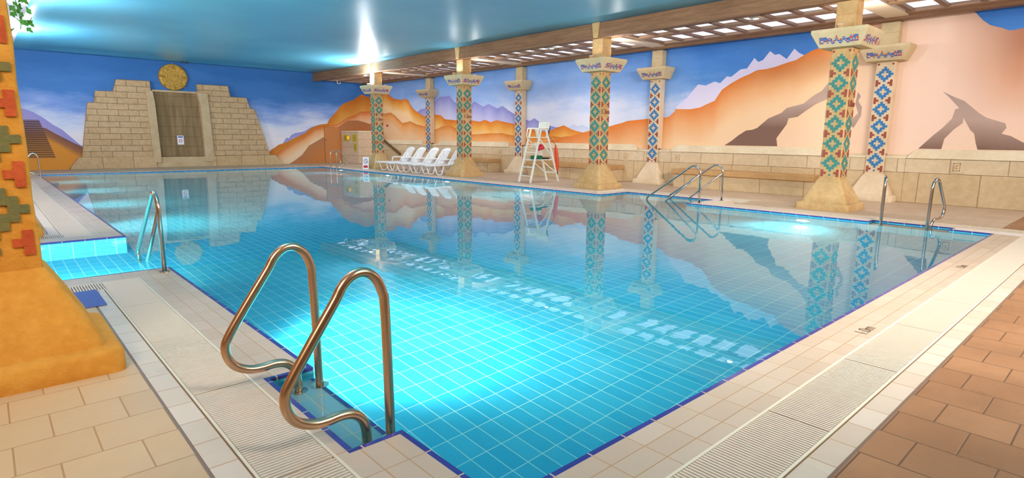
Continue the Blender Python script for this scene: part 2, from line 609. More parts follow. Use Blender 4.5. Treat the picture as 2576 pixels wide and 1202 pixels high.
# painted wall murals -------------------------------------------------
def m_sky(name, axis, stops):
    t = NT(name)
    P = t.sep(t.pos())
    nz = t.noise(t.comb(t.math('MULTIPLY', P[axis], 0.35), t.math('MULTIPLY', P[2], 1.1), 0.0), 1.2, 5, 0.6)
    z = t.math('ADD', P[2], t.math('MULTIPLY', t.math('SUBTRACT', nz, 0.5), 2.2))
    f = t.maprange(z, 1.2, 4.4)
    c = t.ramp(f, stops)
    if axis == 1:
        c2 = t.ramp(f, [(0.0, lin(232, 228, 236)), (0.3, lin(208, 216, 238)), (0.5, lin(124, 166, 222)), (0.7, lin(80, 138, 208)), (1.0, lin(54, 114, 194))])
        c = t.mix(t.maprange(P[1], 9.5, 14.0), c2, c)
    t.bsdf(c, 0.6, 0, t.bump(t.noise(t.pos(), 12, 2), 0.03, 0.01), 0.25)
    return t.m


def m_ridge(name, stops, span, nscale=1.5, namp=0.25):
    t = NT(name)
    uv = t.sep(t.coords('UV'))
    nz = t.noise(t.pos(), nscale, 4, 0.55)
    d = t.math('ADD', t.math('MULTIPLY', uv[1], 5.0), t.math('MULTIPLY', t.math('SUBTRACT', nz, 0.5), namp * span))
    f = t.maprange(d, 0.0, span)
    t.bsdf(t.ramp(f, stops), 0.6, 0, None, 0.25)
    return t.m


MU_sky_r = m_sky('mural_sky', 1, [(0.0, lin(236, 232, 238)), (0.36, lin(214, 220, 240)), (0.58, lin(160, 188, 234)), (0.8, lin(134, 174, 232)), (1.0, lin(104, 154, 224))])
MU_sky_f = m_sky('mural_sky_far', 0, [(0.0, lin(232, 228, 236)), (0.22, lin(208, 216, 238)), (0.42, lin(130, 160, 220)), (0.62, lin(68, 122, 188)), (1.0, lin(46, 102, 164))])
MU_purple = m_ridge('mural_purple', [(0, lin(140, 142, 208)), (0.5, lin(186, 186, 228)), (1, lin(214, 212, 238))], 1.0)
MU_snow = m_ridge('mural_snow', [(0, lin(220, 212, 238)), (1, lin(230, 224, 240))], 1.0)
MU_pale = m_ridge('mural_pale', [(0, lin(196, 206, 234)), (1, lin(220, 222, 238))], 0.4)
MU_mid = m_ridge('mural_mid', [(0, lin(220, 118, 34)), (0.35, lin(238, 170, 78)), (0.75, lin(246, 208, 150)), (1, lin(244, 204, 160))], 0.9, 1.2, 0.5)
MU_low = m_ridge('mural_low', [(0, lin(216, 128, 48)), (0.3, lin(236, 166, 100)), (1, lin(238, 196, 152))], 0.7, 1.4, 0.4)
t_ = NT('mural_right')
uv_ = t_.sep(t_.coords('UV'))
P_ = t_.sep(t_.pos())
nz_ = t_.noise(t_.pos(), 0.7, 4, 0.55)
d_ = t_.math('ADD', t_.math('MULTIPLY', uv_[1], 5.0), t_.math('MULTIPLY', t_.math('SUBTRACT', nz_, 0.5), 0.6))
ca_ = t_.ramp(t_.maprange(d_, 0.0, 2.2), [(0, lin(222, 124, 50)), (0.22, lin(232, 166, 110)), (0.5, lin(240, 202, 158)), (1, lin(242, 206, 172))])
cb_ = t_.ramp(t_.maprange(d_, 0.0, 2.6), [(0, lin(176, 116, 86)), (0.35, lin(210, 154, 120)), (0.75, lin(238, 202, 178)), (1, lin(242, 208, 178))])
cc_ = t_.mix(t_.maprange(P_[1], 4.3, 5.6), (*lin(238, 206, 184)[:3], 1), ca_)
t_.bsdf(t_.mix(t_.maprange(P_[1], 2.2, 3.6), cb_, cc_), 0.6, 0, None, 0.25)
MU_right = t_.m
MU_topright = None
MU_topright = MU_right
MU_rock = m_ridge('mural_rock', [(0, lin(170, 146, 136)), (0.5, lin(186, 158, 144)), (1, lin(126, 96, 82))], 1.3)
MU_fmid = m_ridge('mural_far_mid', [(0, lin(196, 112, 34)), (0.5, lin(214, 150, 66)), (1, lin(226, 176, 110))], 1.3, 1.2, 0.5)
MU_flow = m_ridge('mural_far_low', [(0, lin(204, 108, 42)), (0.4, lin(228, 168, 118)), (1, lin(234, 206, 170))], 0.62, 1.2, 0.4)
MU_flow2 = m_ridge('mural_far_base', [(0, lin(176, 118, 78)), (1, lin(192, 122, 66))], 0.9)
MU_fleft = m_ridge('mural_far_left', [(0, lin(120, 80, 66)), (0.3, lin(150, 98, 64)), (0.55, lin(216, 140, 50)), (1, lin(214, 140, 50))], 0.9)
MU_fleftp = m_ridge('mural_far_lilac', [(0, lin(150, 146, 210)), (1, lin(178, 160, 200))], 0.8)
t_ = NT('mural_striped_pyramid')
P_ = t_.sep(t_.pos())
w_ = t_.math('GREATER_THAN', t_.math('FRACT', t_.math('DIVIDE', P_[2], 0.085)), 0.3)
t_.bsdf(t_.mix(w_, lin(64, 44, 34), t_.ramp(t_.maprange(P_[2], 0.5, 1.95), [(0, lin(176, 118, 54)), (0.6, lin(134, 88, 58)), (1, lin(120, 100, 130))])), 0.6, 0, None, 0.25)
MU_pyr = t_.m
M_door = m_plain('orange_door', lin(200, 128, 70), 0.55, var=0.25)
M_wall_w = m_stone('warm_plaster', lin(206, 160, 108), lin(190, 140, 88), 0.8, 0.3)

# fabric ceiling
t_ = NT('ceiling_fabric')
nz_ = t_.noise(t_.pos(), 0.35, 3)
t_.bsdf(t_.mix(t_.maprange(nz_, 0.35, 0.65), lin(104, 190, 216), lin(86, 176, 208)), 0.36, 0, t_.bump(t_.noise(t_.pos(), 0.8, 2), 0.03, 0.1), 0.5)
M_ceil = t_.m
M_ceil_w = m_plain('ceiling_pale', lin(214, 216, 232), 0.5)

# water
t_ = NT('pool_water')
P_ = t_.pos()
s_ = t_.sep(P_)
h_ = t_.math('ADD', t_.math('MULTIPLY', t_.noise(P_, 1.6, 2), 1.0), t_.math('MULTIPLY', t_.noise(P_, 7.0, 2), 0.12))
b_ = t_.bsdf((1, 1, 1, 1), 0.0, 0, t_.bump(h_, 0.028, 0.05), 0.5, trans=1.0, ior=1.333)
M_water = t_.m

# ------------------------------------------------------------------ plan of the hall
XL, XR, YN, YF = -4.0, 16.35, -4.0, 29.8
ZC = 4.62
PX0, PX1, PY0, PY1 = 1.41, 11.78, 1.6, 26.3
POOL = [(PX0, PX1, PY0, PY1), (-1.6, PX0, 7.2, 9.85), (PX1, 12.95, 7.06, 9.56)]
RECESS = [(1.14, PX0, 2.36, 3.42), (PX1, 12.03, 2.15, 3.35)]
ALLW = POOL + RECESS


def inside(x, y, rects):
    return any(a < x < b and c < y < d for a, b, c, d in rects)


def cheb(x, y):
    return min(max(a - x, x - b, c - y, y - d) for a, b, c, d in POOL)


OFFS = [0.0, 0.03, 0.352, 0.366, 0.676, 0.69, 0.70, 0.82, 0.835]
xs, ys = {XL, XR, -1.6, 1.14, 12.03}, {YN, YF, 2.36, 3.42, 2.15, 3.35}
for a, b, c, d in POOL:
    for o_ in OFFS:
        xs |= {round(a - o_, 4), round(b + o_, 4)}
        ys |= {round(c - o_, 4), round(d + o_, 4)}
for a, b, c, d in RECESS:
    xs |= {round(a - 0.03, 4), round(b + 0.03, 4)}
    ys |= {round(c - 0.03, 4), round(d + 0.03, 4)}
xs = sorted(v for v in xs if XL <= v <= XR)
ys = sorted(v for v in ys if YN <= v <= YF)
MATS = [M_cop_x, M_cop_y, M_frame, M_gutter, M_tr_x, M_tr_y, M_joint, M_stone_l, M_stone_r, M_stone_f, M_blue_x, M_blue_y, M_cop_sheen]
fl = MB()
gut = MB()
for i in range(len(xs) - 1):
    for j in range(len(ys) - 1):
        x0, x1, y0, y1 = xs[i], xs[i + 1], ys[j], ys[j + 1]
        if x1 - x0 < 1e-5 or y1 - y0 < 1e-5:
            continue
        cx, cy = (x0 + x1) / 2, (y0 + y1) / 2
        if inside(cx, cy, ALLW):
            continue
        d = cheb(cx, cy)
        # along which side does this ring run
        best = min(POOL, key=lambda r: max(r[0] - cx, cx - r[1], r[2] - cy, cy - r[3]))
        ddx = max(best[0] - cx, cx - best[1])
        ddy = max(best[2] - cy, cy - best[3])
        runx = ddy > ddx
        rec = any(a - 0.03 < cx < b + 0.03 and c - 0.03 < cy < e + 0.03 for a, b, c, e in RECESS)
        z = 0.0
        if rec:
            rr = [r for r in RECESS if r[0] - 0.03 < cx < r[1] + 0.03 and r[2] - 0.03 < cy < r[3] + 0.03][0]
            m = 10 if (cy < rr[2] or cy > rr[3]) else 11
        elif d < 0.03:
            m = 10 if runx else 11
        elif d < 0.352:
            m = 0 if runx else 1
        elif d < 0.366:
            m = 2
        elif d < 0.676:
            m = 3
            z = -0.09
        elif d < 0.69:
            m = 2
        elif d < 0.70:
            m = 3
            z = -0.004
        elif d < 0.82:
            m = 4 if runx else 5
        elif d < 0.835:
            m = 6
            z = -0.004
        else:
            m = 8 if (cy < PY0 and cx > PX0 - 0.8) else (7 if cx < PX0 else 9)
        if cheb(cx, cy) < 0.352 and (cx > PX1 or cy > PY1) and m in (0, 1):
            m = 12
        (gut if m == 3 and z < -0.01 else fl).box(x0, x1, y0, y1, -0.022 if m in (10, 11) else -0.2, z, m)
tag(fl.build('floor', MATS), kind='structure')
tag(gut.build('trim_1', MATS), 'dark drain channel under the gratings', kind='structure')

# pool shell
def depth(y):
    return -1.0 if y < 4.57 else -1.0 - 0.0385 * (y - 4.57)


sh = MB()
ycuts = sorted({PY0, 4.57, 7.2, 9.85, 7.06, 9.56, PY1})
for a, b in zip(ycuts, ycuts[1:]):
    sh.face([(PX0, a, depth(a)), (PX1, a, depth(a)), (PX1, b, depth(b)), (PX0, b, depth(b))], 0)
sh.face([(-1.6, 7.2, depth(7.2)), (PX0, 7.2, depth(7.2)), (PX0, 9.85, depth(9.85)), (-1.6, 9.85, depth(9.85))], 0)
sh.face([(PX1, 7.06, depth(7.06)), (12.95, 7.06, depth(7.06)), (12.95, 9.56, depth(9.56)), (PX1, 9.56, depth(9.56))], 0)
ZT = -0.022


def wallx(x0, x1, y, m=1, z1=ZT):
    sh.face([(x0, y, depth(y)), (x1, y, depth(y)), (x1, y, z1), (x0, y, z1)], m)


def wally(x, y0, y1, m=2, z1=ZT):
    sh.face([(x, y0, depth(y0)), (x, y1, depth(y1)), (x, y1, z1), (x, y0, z1)], m)


wallx(PX0, PX1, PY0); wallx(PX0, PX1, PY1)
wally(PX0, PY0, 2.36); wally(PX0, 2.36, 3.42, z1=-0.14); wally(PX0, 3.42, 7.2); wally(PX0, 9.85, PY1)
wallx(-1.6, PX0, 7.2); wallx(-1.6, PX0, 9.85); wally(-1.6, 7.2, 9.85)
wally(PX1, PY0, 2.15); wally(PX1, 2.15, 3.35, z1=-0.14); wally(PX1, 3.35, 7.06); wally(PX1, 9.56, PY1)
wallx(PX1, 12.95, 7.06); wallx(PX1, 12.95, 9.56); wally(12.95, 7.06, 9.56)
for a, b, c, d in RECESS:
    sh.box(a, b, c, d, -0.22, -0.14, 4)
    xe = PX0 if a < 5 else PX1
    s = -1 if a < 5 else 1
    sh.box(xe, xe + s * 0.025, c, d, -0.139, -0.133, 3)
    sh.box(a if s < 0 else b, (a + 0.004) if s < 0 else (b - 0.004), c, d, -0.14, ZT, 2)
    sh.box(a, b, c, c + 0.004, -0.14, ZT, 1)
    sh.box(a, b, d - 0.004, d, -0.14, ZT, 1)
tag(sh.build('swimming_pool', [M_tile_pool, M_tile_wx, M_tile_wy, M_blue_y, M_shelf], fix=False), kind='structure')
wt = MB()
for a, b, c, d in ALLW:
    wt.face([(a, c, -0.03), (b, c, -0.03), (b, d, -0.03), (a, d, -0.03)])
wo = wt.build('pool_water', M_water, fix=False)
bm = bmesh.new(); bm.from_mesh(wo.data); bmesh.ops.remove_doubles(bm, verts=bm.verts, dist=1e-4); bm.to_mesh(wo.data); bm.free()
tag(wo, 'clear blue water filling the tiled swimming pool', kind='structure')

# underwater lamps as real fittings
for k, (loc, tgt) in enumerate(UWL):
    d = (Vector(tgt) - Vector(loc)); d.z = 0; d.normalize()
    side = 'right' if loc[0] > 6 else 'left'
    wh = 'round underwater lamp set in the %s pool wall' % ('right' if side == 'right' else 'left')
    if k == 10:
        wh = 'round underwater lamp in the side wall of the left entry notch'
    t = thing('pool_lamp', wh, 'pool light', (loc[0] - d.x * 0.03, loc[1] - d.y * 0.03, loc[2]), 0, None if k == 10 else 'underwater lamps of the %s pool wall' % side)
    mb = MB()
    q = Vector((0, 0, 1)).cross(d)
    ring = lambda r, o_: [tuple(d * o_ + q * (r * cos(2 * pi * i / 24)) + Vector((0, 0, r * sin(2 * pi * i / 24)))) for i in range(24)]
    mb.loops([ring(0.15, -0.01), ring(0.15, 0.012), ring(0.115, 0.016)], close1=False)
    mb.build('bezel', M_steel, t)
    mb = MB()
    mb.loops([ring(0.115, 0.0), ring(0.115, 0.014)])
    mb.build('lens', M_poolens, t)
    pw, sp = {0: (55, 520), 5: (90, 2700), 6: (50, 600), 10: (150, 500)}.get(k, (40, 220))
    area_light('pool_lamp_light', Vector(loc) + d * 0.02, tgt, pw, 0.2, None, (1.0, 0.78, 0.7))
    cen = Vector(loc) + d * (0.95 if k != 5 else 1.0)
    spot_light('pool_lamp_beam', Vector(loc) + d * 0.04, (cen.x, cen.y, -1.0), sp, 128, 1.0, (1.0, 0.78, 0.7), 0.1)

# ------------------------------------------------------------------ drain gratings
def grating(length, width=0.304, pitch=0.0222):
    g = MB()
    n = int(length / pitch)
    for i in range(n):
        y = (i + 0.5) * pitch
        g.box(-width / 2, width / 2, y - 0.0066, y + 0.0066, -0.02, 0.0)
    for x in (-width / 2 + 0.012, width / 2 - 0.012, 0):
        g.box(x - 0.006, x + 0.006, 0.002, length - 0.002, -0.024, -0.008)
    return g


G_PROTO = {}


def lay(x0, y0, x1, y1, label, group, step=1.11):
    L = math.hypot(x1 - x0, y1 - y0)
    ang = math.atan2(y1 - y0, x1 - x0) - pi / 2
    n = max(1, int(round(L / step)))
    st = L / n
    key = round(st, 3)
    for i in range(n):
        if key not in G_PROTO:
            o = grating(st - 0.006).build('drain_grating', M_grate, fix=False)
            G_PROTO[key] = o
        else:
            o = G_PROTO[key].copy()
            COL.objects.link(o)
        o.location = (x0 + (x1 - x0) * (i / n), y0 + (y1 - y0) * (i / n), 0.0)
        o.rotation_euler = (0, 0, ang)
        tag(o, label, 'grating', group, 'thing')


GO = 0.521
gx0, gx1, gy0, gy1 = PX0 - GO, PX1 + GO, PY0 - GO, PY1 + GO
lay(gx0, gy0 + 0.155, gx0, 6.834, 'cream slatted drain grating along the left pool edge near the warm tinted handrails', 'gratings along the near left pool edge')
lay(gx0, 10.216, gx0, gy1 - 0.155, 'cream slatted drain grating along the far left pool edge beyond the entry notch', 'gratings along the far left pool edge')
lay(gx0 - 0.155, gy0, gx1 - 0.155, gy0, 'cream slatted drain grating along the near pool edge beside the brown paving', 'gratings along the near pool edge')
lay(gx1, gy0 - 0.155, gx1, 6.385, 'cream slatted drain grating along the right pool edge by the steel ladder', 'gratings along the near right pool edge')
lay(gx1, 10.235, gx1, gy1 - 0.155, 'cream slatted drain grating along the right pool edge by the loungers', 'gratings along the far right pool edge')
lay(gx0 - 0.155, gy1, gx1 + 0.155, gy1, 'cream slatted drain grating along the far pool edge below the pyramid', 'gratings along the far pool edge')
lay(0.734, 6.679, -2.2, 6.679, 'cream slatted drain grating on the near side of the entry notch by the blue mat', 'gratings on the near side of the entry notch', 0.7)
lay(0.734, 10.371, -2.2, 10.371, 'cream slatted drain grating on the far side of the entry notch', 'gratings on the far side of the entry notch', 0.7)

mb = MB()
mb.box(0.02, 0.655, 5.88, 6.5, 0.001, 0.014)
tag(mb.build('floor_mat', M_mat, bevel=0.004), 'blue ribbed rubber mat beside the near left column', 'mat')

# depth markings on the coping
M_mark = m_plain('depth_mark_ink', lin(84, 62, 48), 0.5)
o = text_mesh('depth_marking', '1.0m', 0.125, M_mark, (4.92, 1.335, 0.001), (0, 0, 0), extrude=0.0006)
tag(o, 'dark 1.0m depth marking on the near coping close to the slatted grating', 'depth marking')
o = text_mesh('depth_marking', '1.0m', 0.125, M_mark, (8.35, 1.36, 0.001), (0, 0, 0), extrude=0.0006)
tag(o, 'small dark 1.0m depth marking farther along the near coping towards the ladder', 'depth marking')

# ------------------------------------------------------------------ walls with murals
def ridge_strip(mb, pts, zb, plane, axis, m):
    """painted band below a ridge line; UV.v = depth below the ridge"""
    for (t0, z0), (t1, z1) in zip(pts, pts[1:]):
        if abs(t1 - t0) < 1e-4:
            continue
        b = len(mb.v)
        if axis == 1:
            q = [(plane, t0, zb), (plane, t1, zb), (plane, t1, z1), (plane, t0, z0)]
        else:
            q = [(t0, plane, zb), (t1, plane, zb), (t1, plane, z1), (t0, plane, z0)]
        mb.v += q
        mb.f.append((b, b + 1, b + 2, b + 3))
        mb.uv[len(mb.f) - 1] = [(0, (z0 - zb) / 5), (0, (z1 - zb) / 5), (0, 0), (0, 0)]
        mb.mi.append(m)


def poly_face(mb, pts, plane, axis, m, ztop=None):
    b = len(mb.v)
    zt = max(p_[1] for p_ in pts)
    mb.v += [(plane, t0, z0) if axis == 1 else (t0, plane, z0) for t0, z0 in pts]
    mb.f.append(tuple(range(b, b + len(pts))))
    mb.uv[len(mb.f) - 1] = [(0, (zt - z0) / 5) for t0, z0 in pts]
    mb.mi.append(m)


def finish_wall(mb, name, mats, normal):
    me = bpy.data.meshes.new(name)
    me.from_pydata(mb.v, [], mb.f)
    uvl = me.uv_layers.new(name='UVMap')
    for m_ in mats:
        me.materials.append(m_)
    for p_ in me.polygons:
        p_.material_index = mb.mi[p_.index]
        uvs = mb.uv.get(p_.index)
        if uvs:
            for li, uv in zip(p_.loop_indices, uvs):
                uvl.data[li].uv = uv
    bm = bmesh.new()
    bm.from_mesh(me)
    rev = [f for f in bm.faces if f.normal.dot(normal) < 0 and len(f.verts) >= 3 and f.tag is False and abs(f.normal.dot(normal)) > 0.9 and f.calc_center_median().dot(normal) > -1e9 and f.material_index > 0]
    bmesh.ops.reverse_faces(bm, faces=rev)
    bmesh.ops.triangulate(bm, faces=[f for f in bm.faces if len(f.verts) > 4])
    bm.to_mesh(me)
    bm.free()
    o = bpy.data.objects.new(name, me)
    COL.objects.link(o)
    return tag(o, kind='structure')


ridge = [[1.0, 3.9], [1.6, 3.79], [2.22, 3.77], [2.36, 3.75], [2.45, 3.75], [2.58, 3.82], [2.71, 3.87], [2.78, 3.9], [2.92, 4.02], [3.06, 4.19], [3.2, 4.3], [5.0, 4.3], [5.87, 3.9], [6.22, 3.78], [6.4, 3.74], [6.62, 3.63], [6.8, 3.53], [7.04, 3.48], [7.33, 3.4], [7.58, 3.36], [7.84, 3.35], [8.05, 3.26], [8.31, 3.17], [8.58, 3.04], [8.86, 2.87], [9.07, 2.56], [9.3, 2.48], [9.54, 2.38], [9.85, 2.34], [10.38, 2.36], [10.42, 2.28], [10.58, 2.14], [10.72, 2.11], [11.34, 2.08], [12.21, 2.02], [12.47, 1.95], [12.73, 1.9], [13.07, 1.82], [13.91, 1.69], [14.2, 1.63], [14.8, 1.5], [15.6, 1.36], [16.4, 1.22]]
hill_mid = [[13.6, 1.56], [14.06, 1.61], [14.51, 1.69], [14.82, 1.77], [15.14, 1.9], [15.46, 1.83], [15.7, 1.75], [15.95, 1.66], [17.26, 1.79], [17.91, 1.98], [18.59, 2.08], [19.04, 2.15], [19.4, 2.07], [19.82, 2.18], [20.14, 2.1], [20.85, 2.18], [21.94, 2.19], [22.77, 2.25], [23.08, 2.44], [23.69, 2.49], [24.43, 2.41], [25.12, 2.65], [25.48, 2.82], [25.72, 3.02], [25.89, 3.23], [26.14, 3.33], [26.58, 3.29], [27.36, 3.39], [27.76, 3.61], [28.3, 3.67], [28.58, 3.61], [29.31, 3.5], [29.8, 3.48]]
snow = [[6.3, 3.5], [6.48, 3.62], [6.59, 3.63], [6.74, 3.71], [6.87, 3.83], [7.05, 3.58], [7.26, 3.73], [7.38, 3.72], [7.52, 3.83], [7.7, 3.61], [7.83, 3.57], [7.95, 3.69], [8.14, 3.42], [8.33, 3.41], [8.6, 3.22], [8.74, 3.24], [8.93, 3.06], [9.11, 3.12], [9.4, 3.02], [9.65, 3.07], [10.01, 2.68], [10.38, 2.41]]
purple = [[14.2, 1.7], [14.66, 1.77], [15.62, 1.84], [15.87, 1.9], [16.12, 1.99], [16.47, 2.05], [16.73, 2.19], [16.99, 2.09], [17.27, 2.15], [17.92, 2.38], [18.3, 2.55], [18.64, 2.72], [18.99, 2.63], [19.56, 2.84], [19.92, 2.73], [20.35, 2.91], [20.56, 2.99], [20.95, 2.69], [21.33, 2.81], [22.03, 3.02], [22.43, 3.33], [22.64, 3.28], [23.17, 3.3], [23.73, 3.02], [24.41, 2.79], [24.76, 2.77], [25.0, 2.68], [25.3, 2.6]]
pale = [[13.3, 1.7], [13.63, 1.77], [13.95, 1.82], [14.22, 1.91], [14.44, 1.86], [14.67, 1.93], [14.9, 1.83], [15.3, 1.74]]
low = [[14.2, 1.5], [14.65, 1.46], [14.97, 1.5], [15.28, 1.46], [15.61, 1.49], [15.94, 1.51], [17.25, 1.35], [17.91, 1.51], [18.69, 1.61], [19.5, 1.6], [20.36, 1.56], [20.86, 1.55], [21.34, 1.64], [22.35, 1.97], [22.99, 1.92], [23.54, 1.77], [24.44, 1.93], [25.15, 2.03], [25.75, 2.2], [26.51, 2.11], [26.89, 2.32], [27.27, 2.53], [27.67, 2.68], [28.36, 2.63], [28.64, 2.74], [29.8, 2.8]]
brown_l = [[8.66, 1.26], [8.45, 1.39], [8.25, 1.55], [8.03, 1.69], [7.85, 1.71], [7.71, 1.76], [7.41, 2.02], [7.07, 2.16], [6.93, 2.29], [6.5, 2.39], [6.29, 2.57], [6.07, 2.7], [5.91, 2.92], [5.7, 3.1], [5.6, 2.9], [5.76, 2.73], [5.87, 2.5], [6.18, 2.37], [6.44, 2.19], [6.62, 2.05], [6.86, 2.01], [6.89, 1.86], [7.14, 1.48], [7.1, 1.26]]
sliv = [[5.22, 2.63], [5.25, 2.34], [5.16, 2.11], [5.28, 1.98], [5.3, 1.8], [5.23, 1.75], [5.09, 2.04], [5.09, 2.25], [5.19, 2.41], [5.14, 2.52]]
arch = [[3.8, 1.26], [3.7, 1.38], [3.54, 1.57], [3.38, 1.74], [3.23, 1.94], [3.19, 2.15], [3.12, 2.17], [3.32, 2.4], [3.47, 2.55], [3.26, 2.43], [3.04, 2.32], [2.89, 2.18], [2.75, 2.05], [2.61, 1.95], [2.28, 1.83], [2.25, 1.73], [2.32, 1.61], [2.16, 1.56], [1.93, 1.42], [1.6, 1.36], [1.5, 1.26], [2.69, 1.26], [2.74, 1.41], [2.79, 1.61], [2.87, 1.69], [3.02, 1.96], [3.02, 1.84], [3.17, 1.7], [3.32, 1.49], [3.35, 1.26]]
wr = MB()
wr.box(XR, XR + 0.25, YN, YF + 0.25, -0.2, 5.2, 0)
ridge_strip(wr, purple, 1.0, XR - 0.002, 1, 1)
ridge_strip(wr, pale, 1.0, XR - 0.003, 1, 3)
ridge_strip(wr, snow, 1.0, XR - 0.002, 1, 2)
ridge_strip(wr, hill_mid, 1.0, XR - 0.004, 1, 4)
ridge_strip(wr, low, 1.0, XR - 0.006, 1, 5)
ridge_strip(wr, [p_ for p_ in ridge if p_[0] <= 4.0] + [[4.0, 4.3]], 1.0, XR - 0.008, 1, 8)
ridge_strip(wr, [[4.0, 4.3]] + [p_ for p_ in ridge if p_[0] > 4.0], 1.0, XR - 0.008, 1, 6)
ridge_strip(wr, [[YN, 4.2], [-1.0, 4.0], [1.0, 3.9]], 1.0, XR - 0.008, 1, 8)
for poly in (brown_l, sliv, arch):
    poly_face(wr, poly, XR - 0.010, 1, 7)
finish_wall(wr, 'wall_right', [MU_sky_r, MU_purple, MU_snow, MU_pale, MU_mid, MU_low, MU_right, MU_rock, MU_topright], Vector((-1, 0, 0)))

f_ridge = [[16.35, 3.55], [16.06, 3.61], [15.82, 3.69], [15.58, 3.55], [15.33, 3.37], [14.86, 3.21], [14.55, 3.02], [14.31, 2.73], [14.07, 2.48], [13.88, 2.3], [13.76, 2.06], [13.39, 2.02], [12.95, 1.87], [12.73, 1.74], [12.51, 1.56], [12.01, 1.33], [11.52, 1.09], [11.11, 0.96], [10.98, 0.86], [10.6, 0.6]]
f_purple = [[13.3, 2.0], [12.88, 1.87], [12.52, 1.67], [12.3, 1.6], [12.03, 1.56], [11.81, 1.46], [11.67, 1.29], [11.54, 1.32], [11.32, 0.99], [11.11, 0.93], [10.7, 0.7]]
f_low = [[16.35, 2.8], [15.7, 2.75], [15.46, 2.6], [14.9, 2.4], [14.67, 2.26], [14.28, 2.04], [13.61, 1.95], [13.09, 1.81], [12.5, 1.4], [12.14, 1.19], [11.65, 0.93], [11.09, 0.6], [10.7, 0.3]]
f_low2 = [[16.35, 2.08], [16.0, 2.18], [15.53, 2.28], [14.9, 2.25], [14.58, 2.04], [13.96, 1.61], [13.2, 1.19], [12.69, 0.92], [12.31, 0.45], [11.88, 0.15], [11.6, 0.0]]
f_lridge = [[-4, 1.9], [0.0, 1.9], [1.22, 1.77], [1.38, 1.78], [1.69, 1.73], [2.01, 1.63], [2.28, 1.43], [2.6, 1.22], [2.84, 1.06], [3.01, 0.96], [3.4, 0.7], [5.0, 0.3]]
f_lpurple = [[-4, 2.9], [0.0, 2.8], [1.17, 2.42], [1.38, 2.38], [1.67, 2.26], [1.97, 2.04], [2.23, 1.79], [2.51, 1.59], [2.78, 1.28], [3.01, 1.01], [3.4, 0.7], [4.5, 0.4]]
wf = MB()
wf.box(XL, XR, YF, YF + 0.25, -0.2, 5.2, 0)
ridge_strip(wf, f_purple, 0.0, YF - 0.002, 0, 1)
ridge_strip(wf, f_ridge, 0.0, YF - 0.004, 0, 2)
ridge_strip(wf, f_low, 0.0, YF - 0.006, 0, 3)
ridge_strip(wf, f_low2, 0.0, YF - 0.008, 0, 4)
ridge_strip(wf, f_lpurple, 0.0, YF - 0.002, 0, 6)
ridge_strip(wf, f_lridge, 0.0, YF - 0.004, 0, 5)
poly_face(wf, [[1.3, 1.96], [1.82, 1.96], [2.2, 0.46], [0.95, 0.46]], YF - 0.006, 0, 7)
finish_wall(wf, 'wall_back', [MU_sky_f, MU_purple, MU_fmid, MU_flow, MU_flow2, MU_fleft, MU_fleftp, MU_pyr], Vector((0, -1, 0)))
mb = MB(); mb.box(XL - 0.25, XL, YN, YF + 0.25, -0.2, 5.2)
tag(mb.build('wall_left', M_wall_w), kind='structure')
mb = MB(); mb.box(XL - 0.25, XR + 0.25, YN - 0.25, YN, -0.2, 5.2)
tag(mb.build('wall_front', M_wall_w), kind='structure')

# ceiling: fabric sheets sagging a little between seams
ce = MB()
xsn, ysn = [1.27, 6.7, 13.08], [YN, 4.5, 17.6, 27.6, YF]
NX = 10
for a, b in zip(xsn, xsn[1:]):
    for c, d in zip(ysn, ysn[1:]):
        sag = lambda u, v: ZC + 0.10 * sin(pi * u) * sin(pi * v)
        for i in range(NX):
            for j in range(NX):
                q = []
                for (ii, jj) in ((i, j), (i, j + 1), (i + 1, j + 1), (i + 1, j)):
                    u, v = ii / NX, jj / NX
                    q.append((a + (b - a) * u, c + (d - c) * v, sag(u, v)))
                ce.face(q, 0)
co = ce.build('ceiling', [M_ceil], fix=False, smooth=True)
bm = bmesh.new(); bm.from_mesh(co.data); bmesh.ops.remove_doubles(bm, verts=bm.verts, dist=1e-4)
bmesh.ops.solidify(bm, geom=bm.faces[:], thickness=-0.02)
bm.to_mesh(co.data); bm.free()
tag(co, kind='structure')
mb = MB(); mb.box(XL, 1.27, YN, YF, ZC - 0.02, ZC + 0.1)
tag(mb.build('ceiling', M_ceil_w), 'pale ceiling strip over the left deck', kind='structure')
mb = MB(); mb.box(XL, XR, YN, YF, 5.0, 5.2)
tag(mb.build('roof', M_ceil_w), kind='structure')

# ------------------------------------------------------------------ beams and skylight lattice
mb = MB()
mb.box(13.08, 13.2, YN, YF, 4.19, 4.595)
mb.box(13.2, 13.74, YN, YF, 4.285, 4.595)
tag(mb.build('timber_beam', M_wood, bevel=0.012), 'long brown timber beam above the freestanding columns', 'beam', kind='thing')
mb = MB()
mb.box(15.9, 16.12, YN, YF, 4.18, 4.42)
mb.box(16.12, XR - 0.012, YN, YF, 4.24, 4.59)
tag(mb.build('timber_beam', M_wood, bevel=0.012), 'brown timber wall beam along the top of the mural', 'beam', kind='thing')
PITCH_Y = 6.4
la = MB()
la.m = 0
for y in (6.81, 13.5, 19.7, 25.8):
    la.box(13.80, 14.04, y - 0.12, y + 0.12, 4.263, 4.30, 2)
la.box(14.33, 14.62, YN, YF, 4.265, 4.34, 0)
la.box(13.745, 13.80, YN, YF, 4.28, 4.34, 0)
la.box(15.62, 15.89, YN, YF, 4.26, 4.34, 0)
panes = []
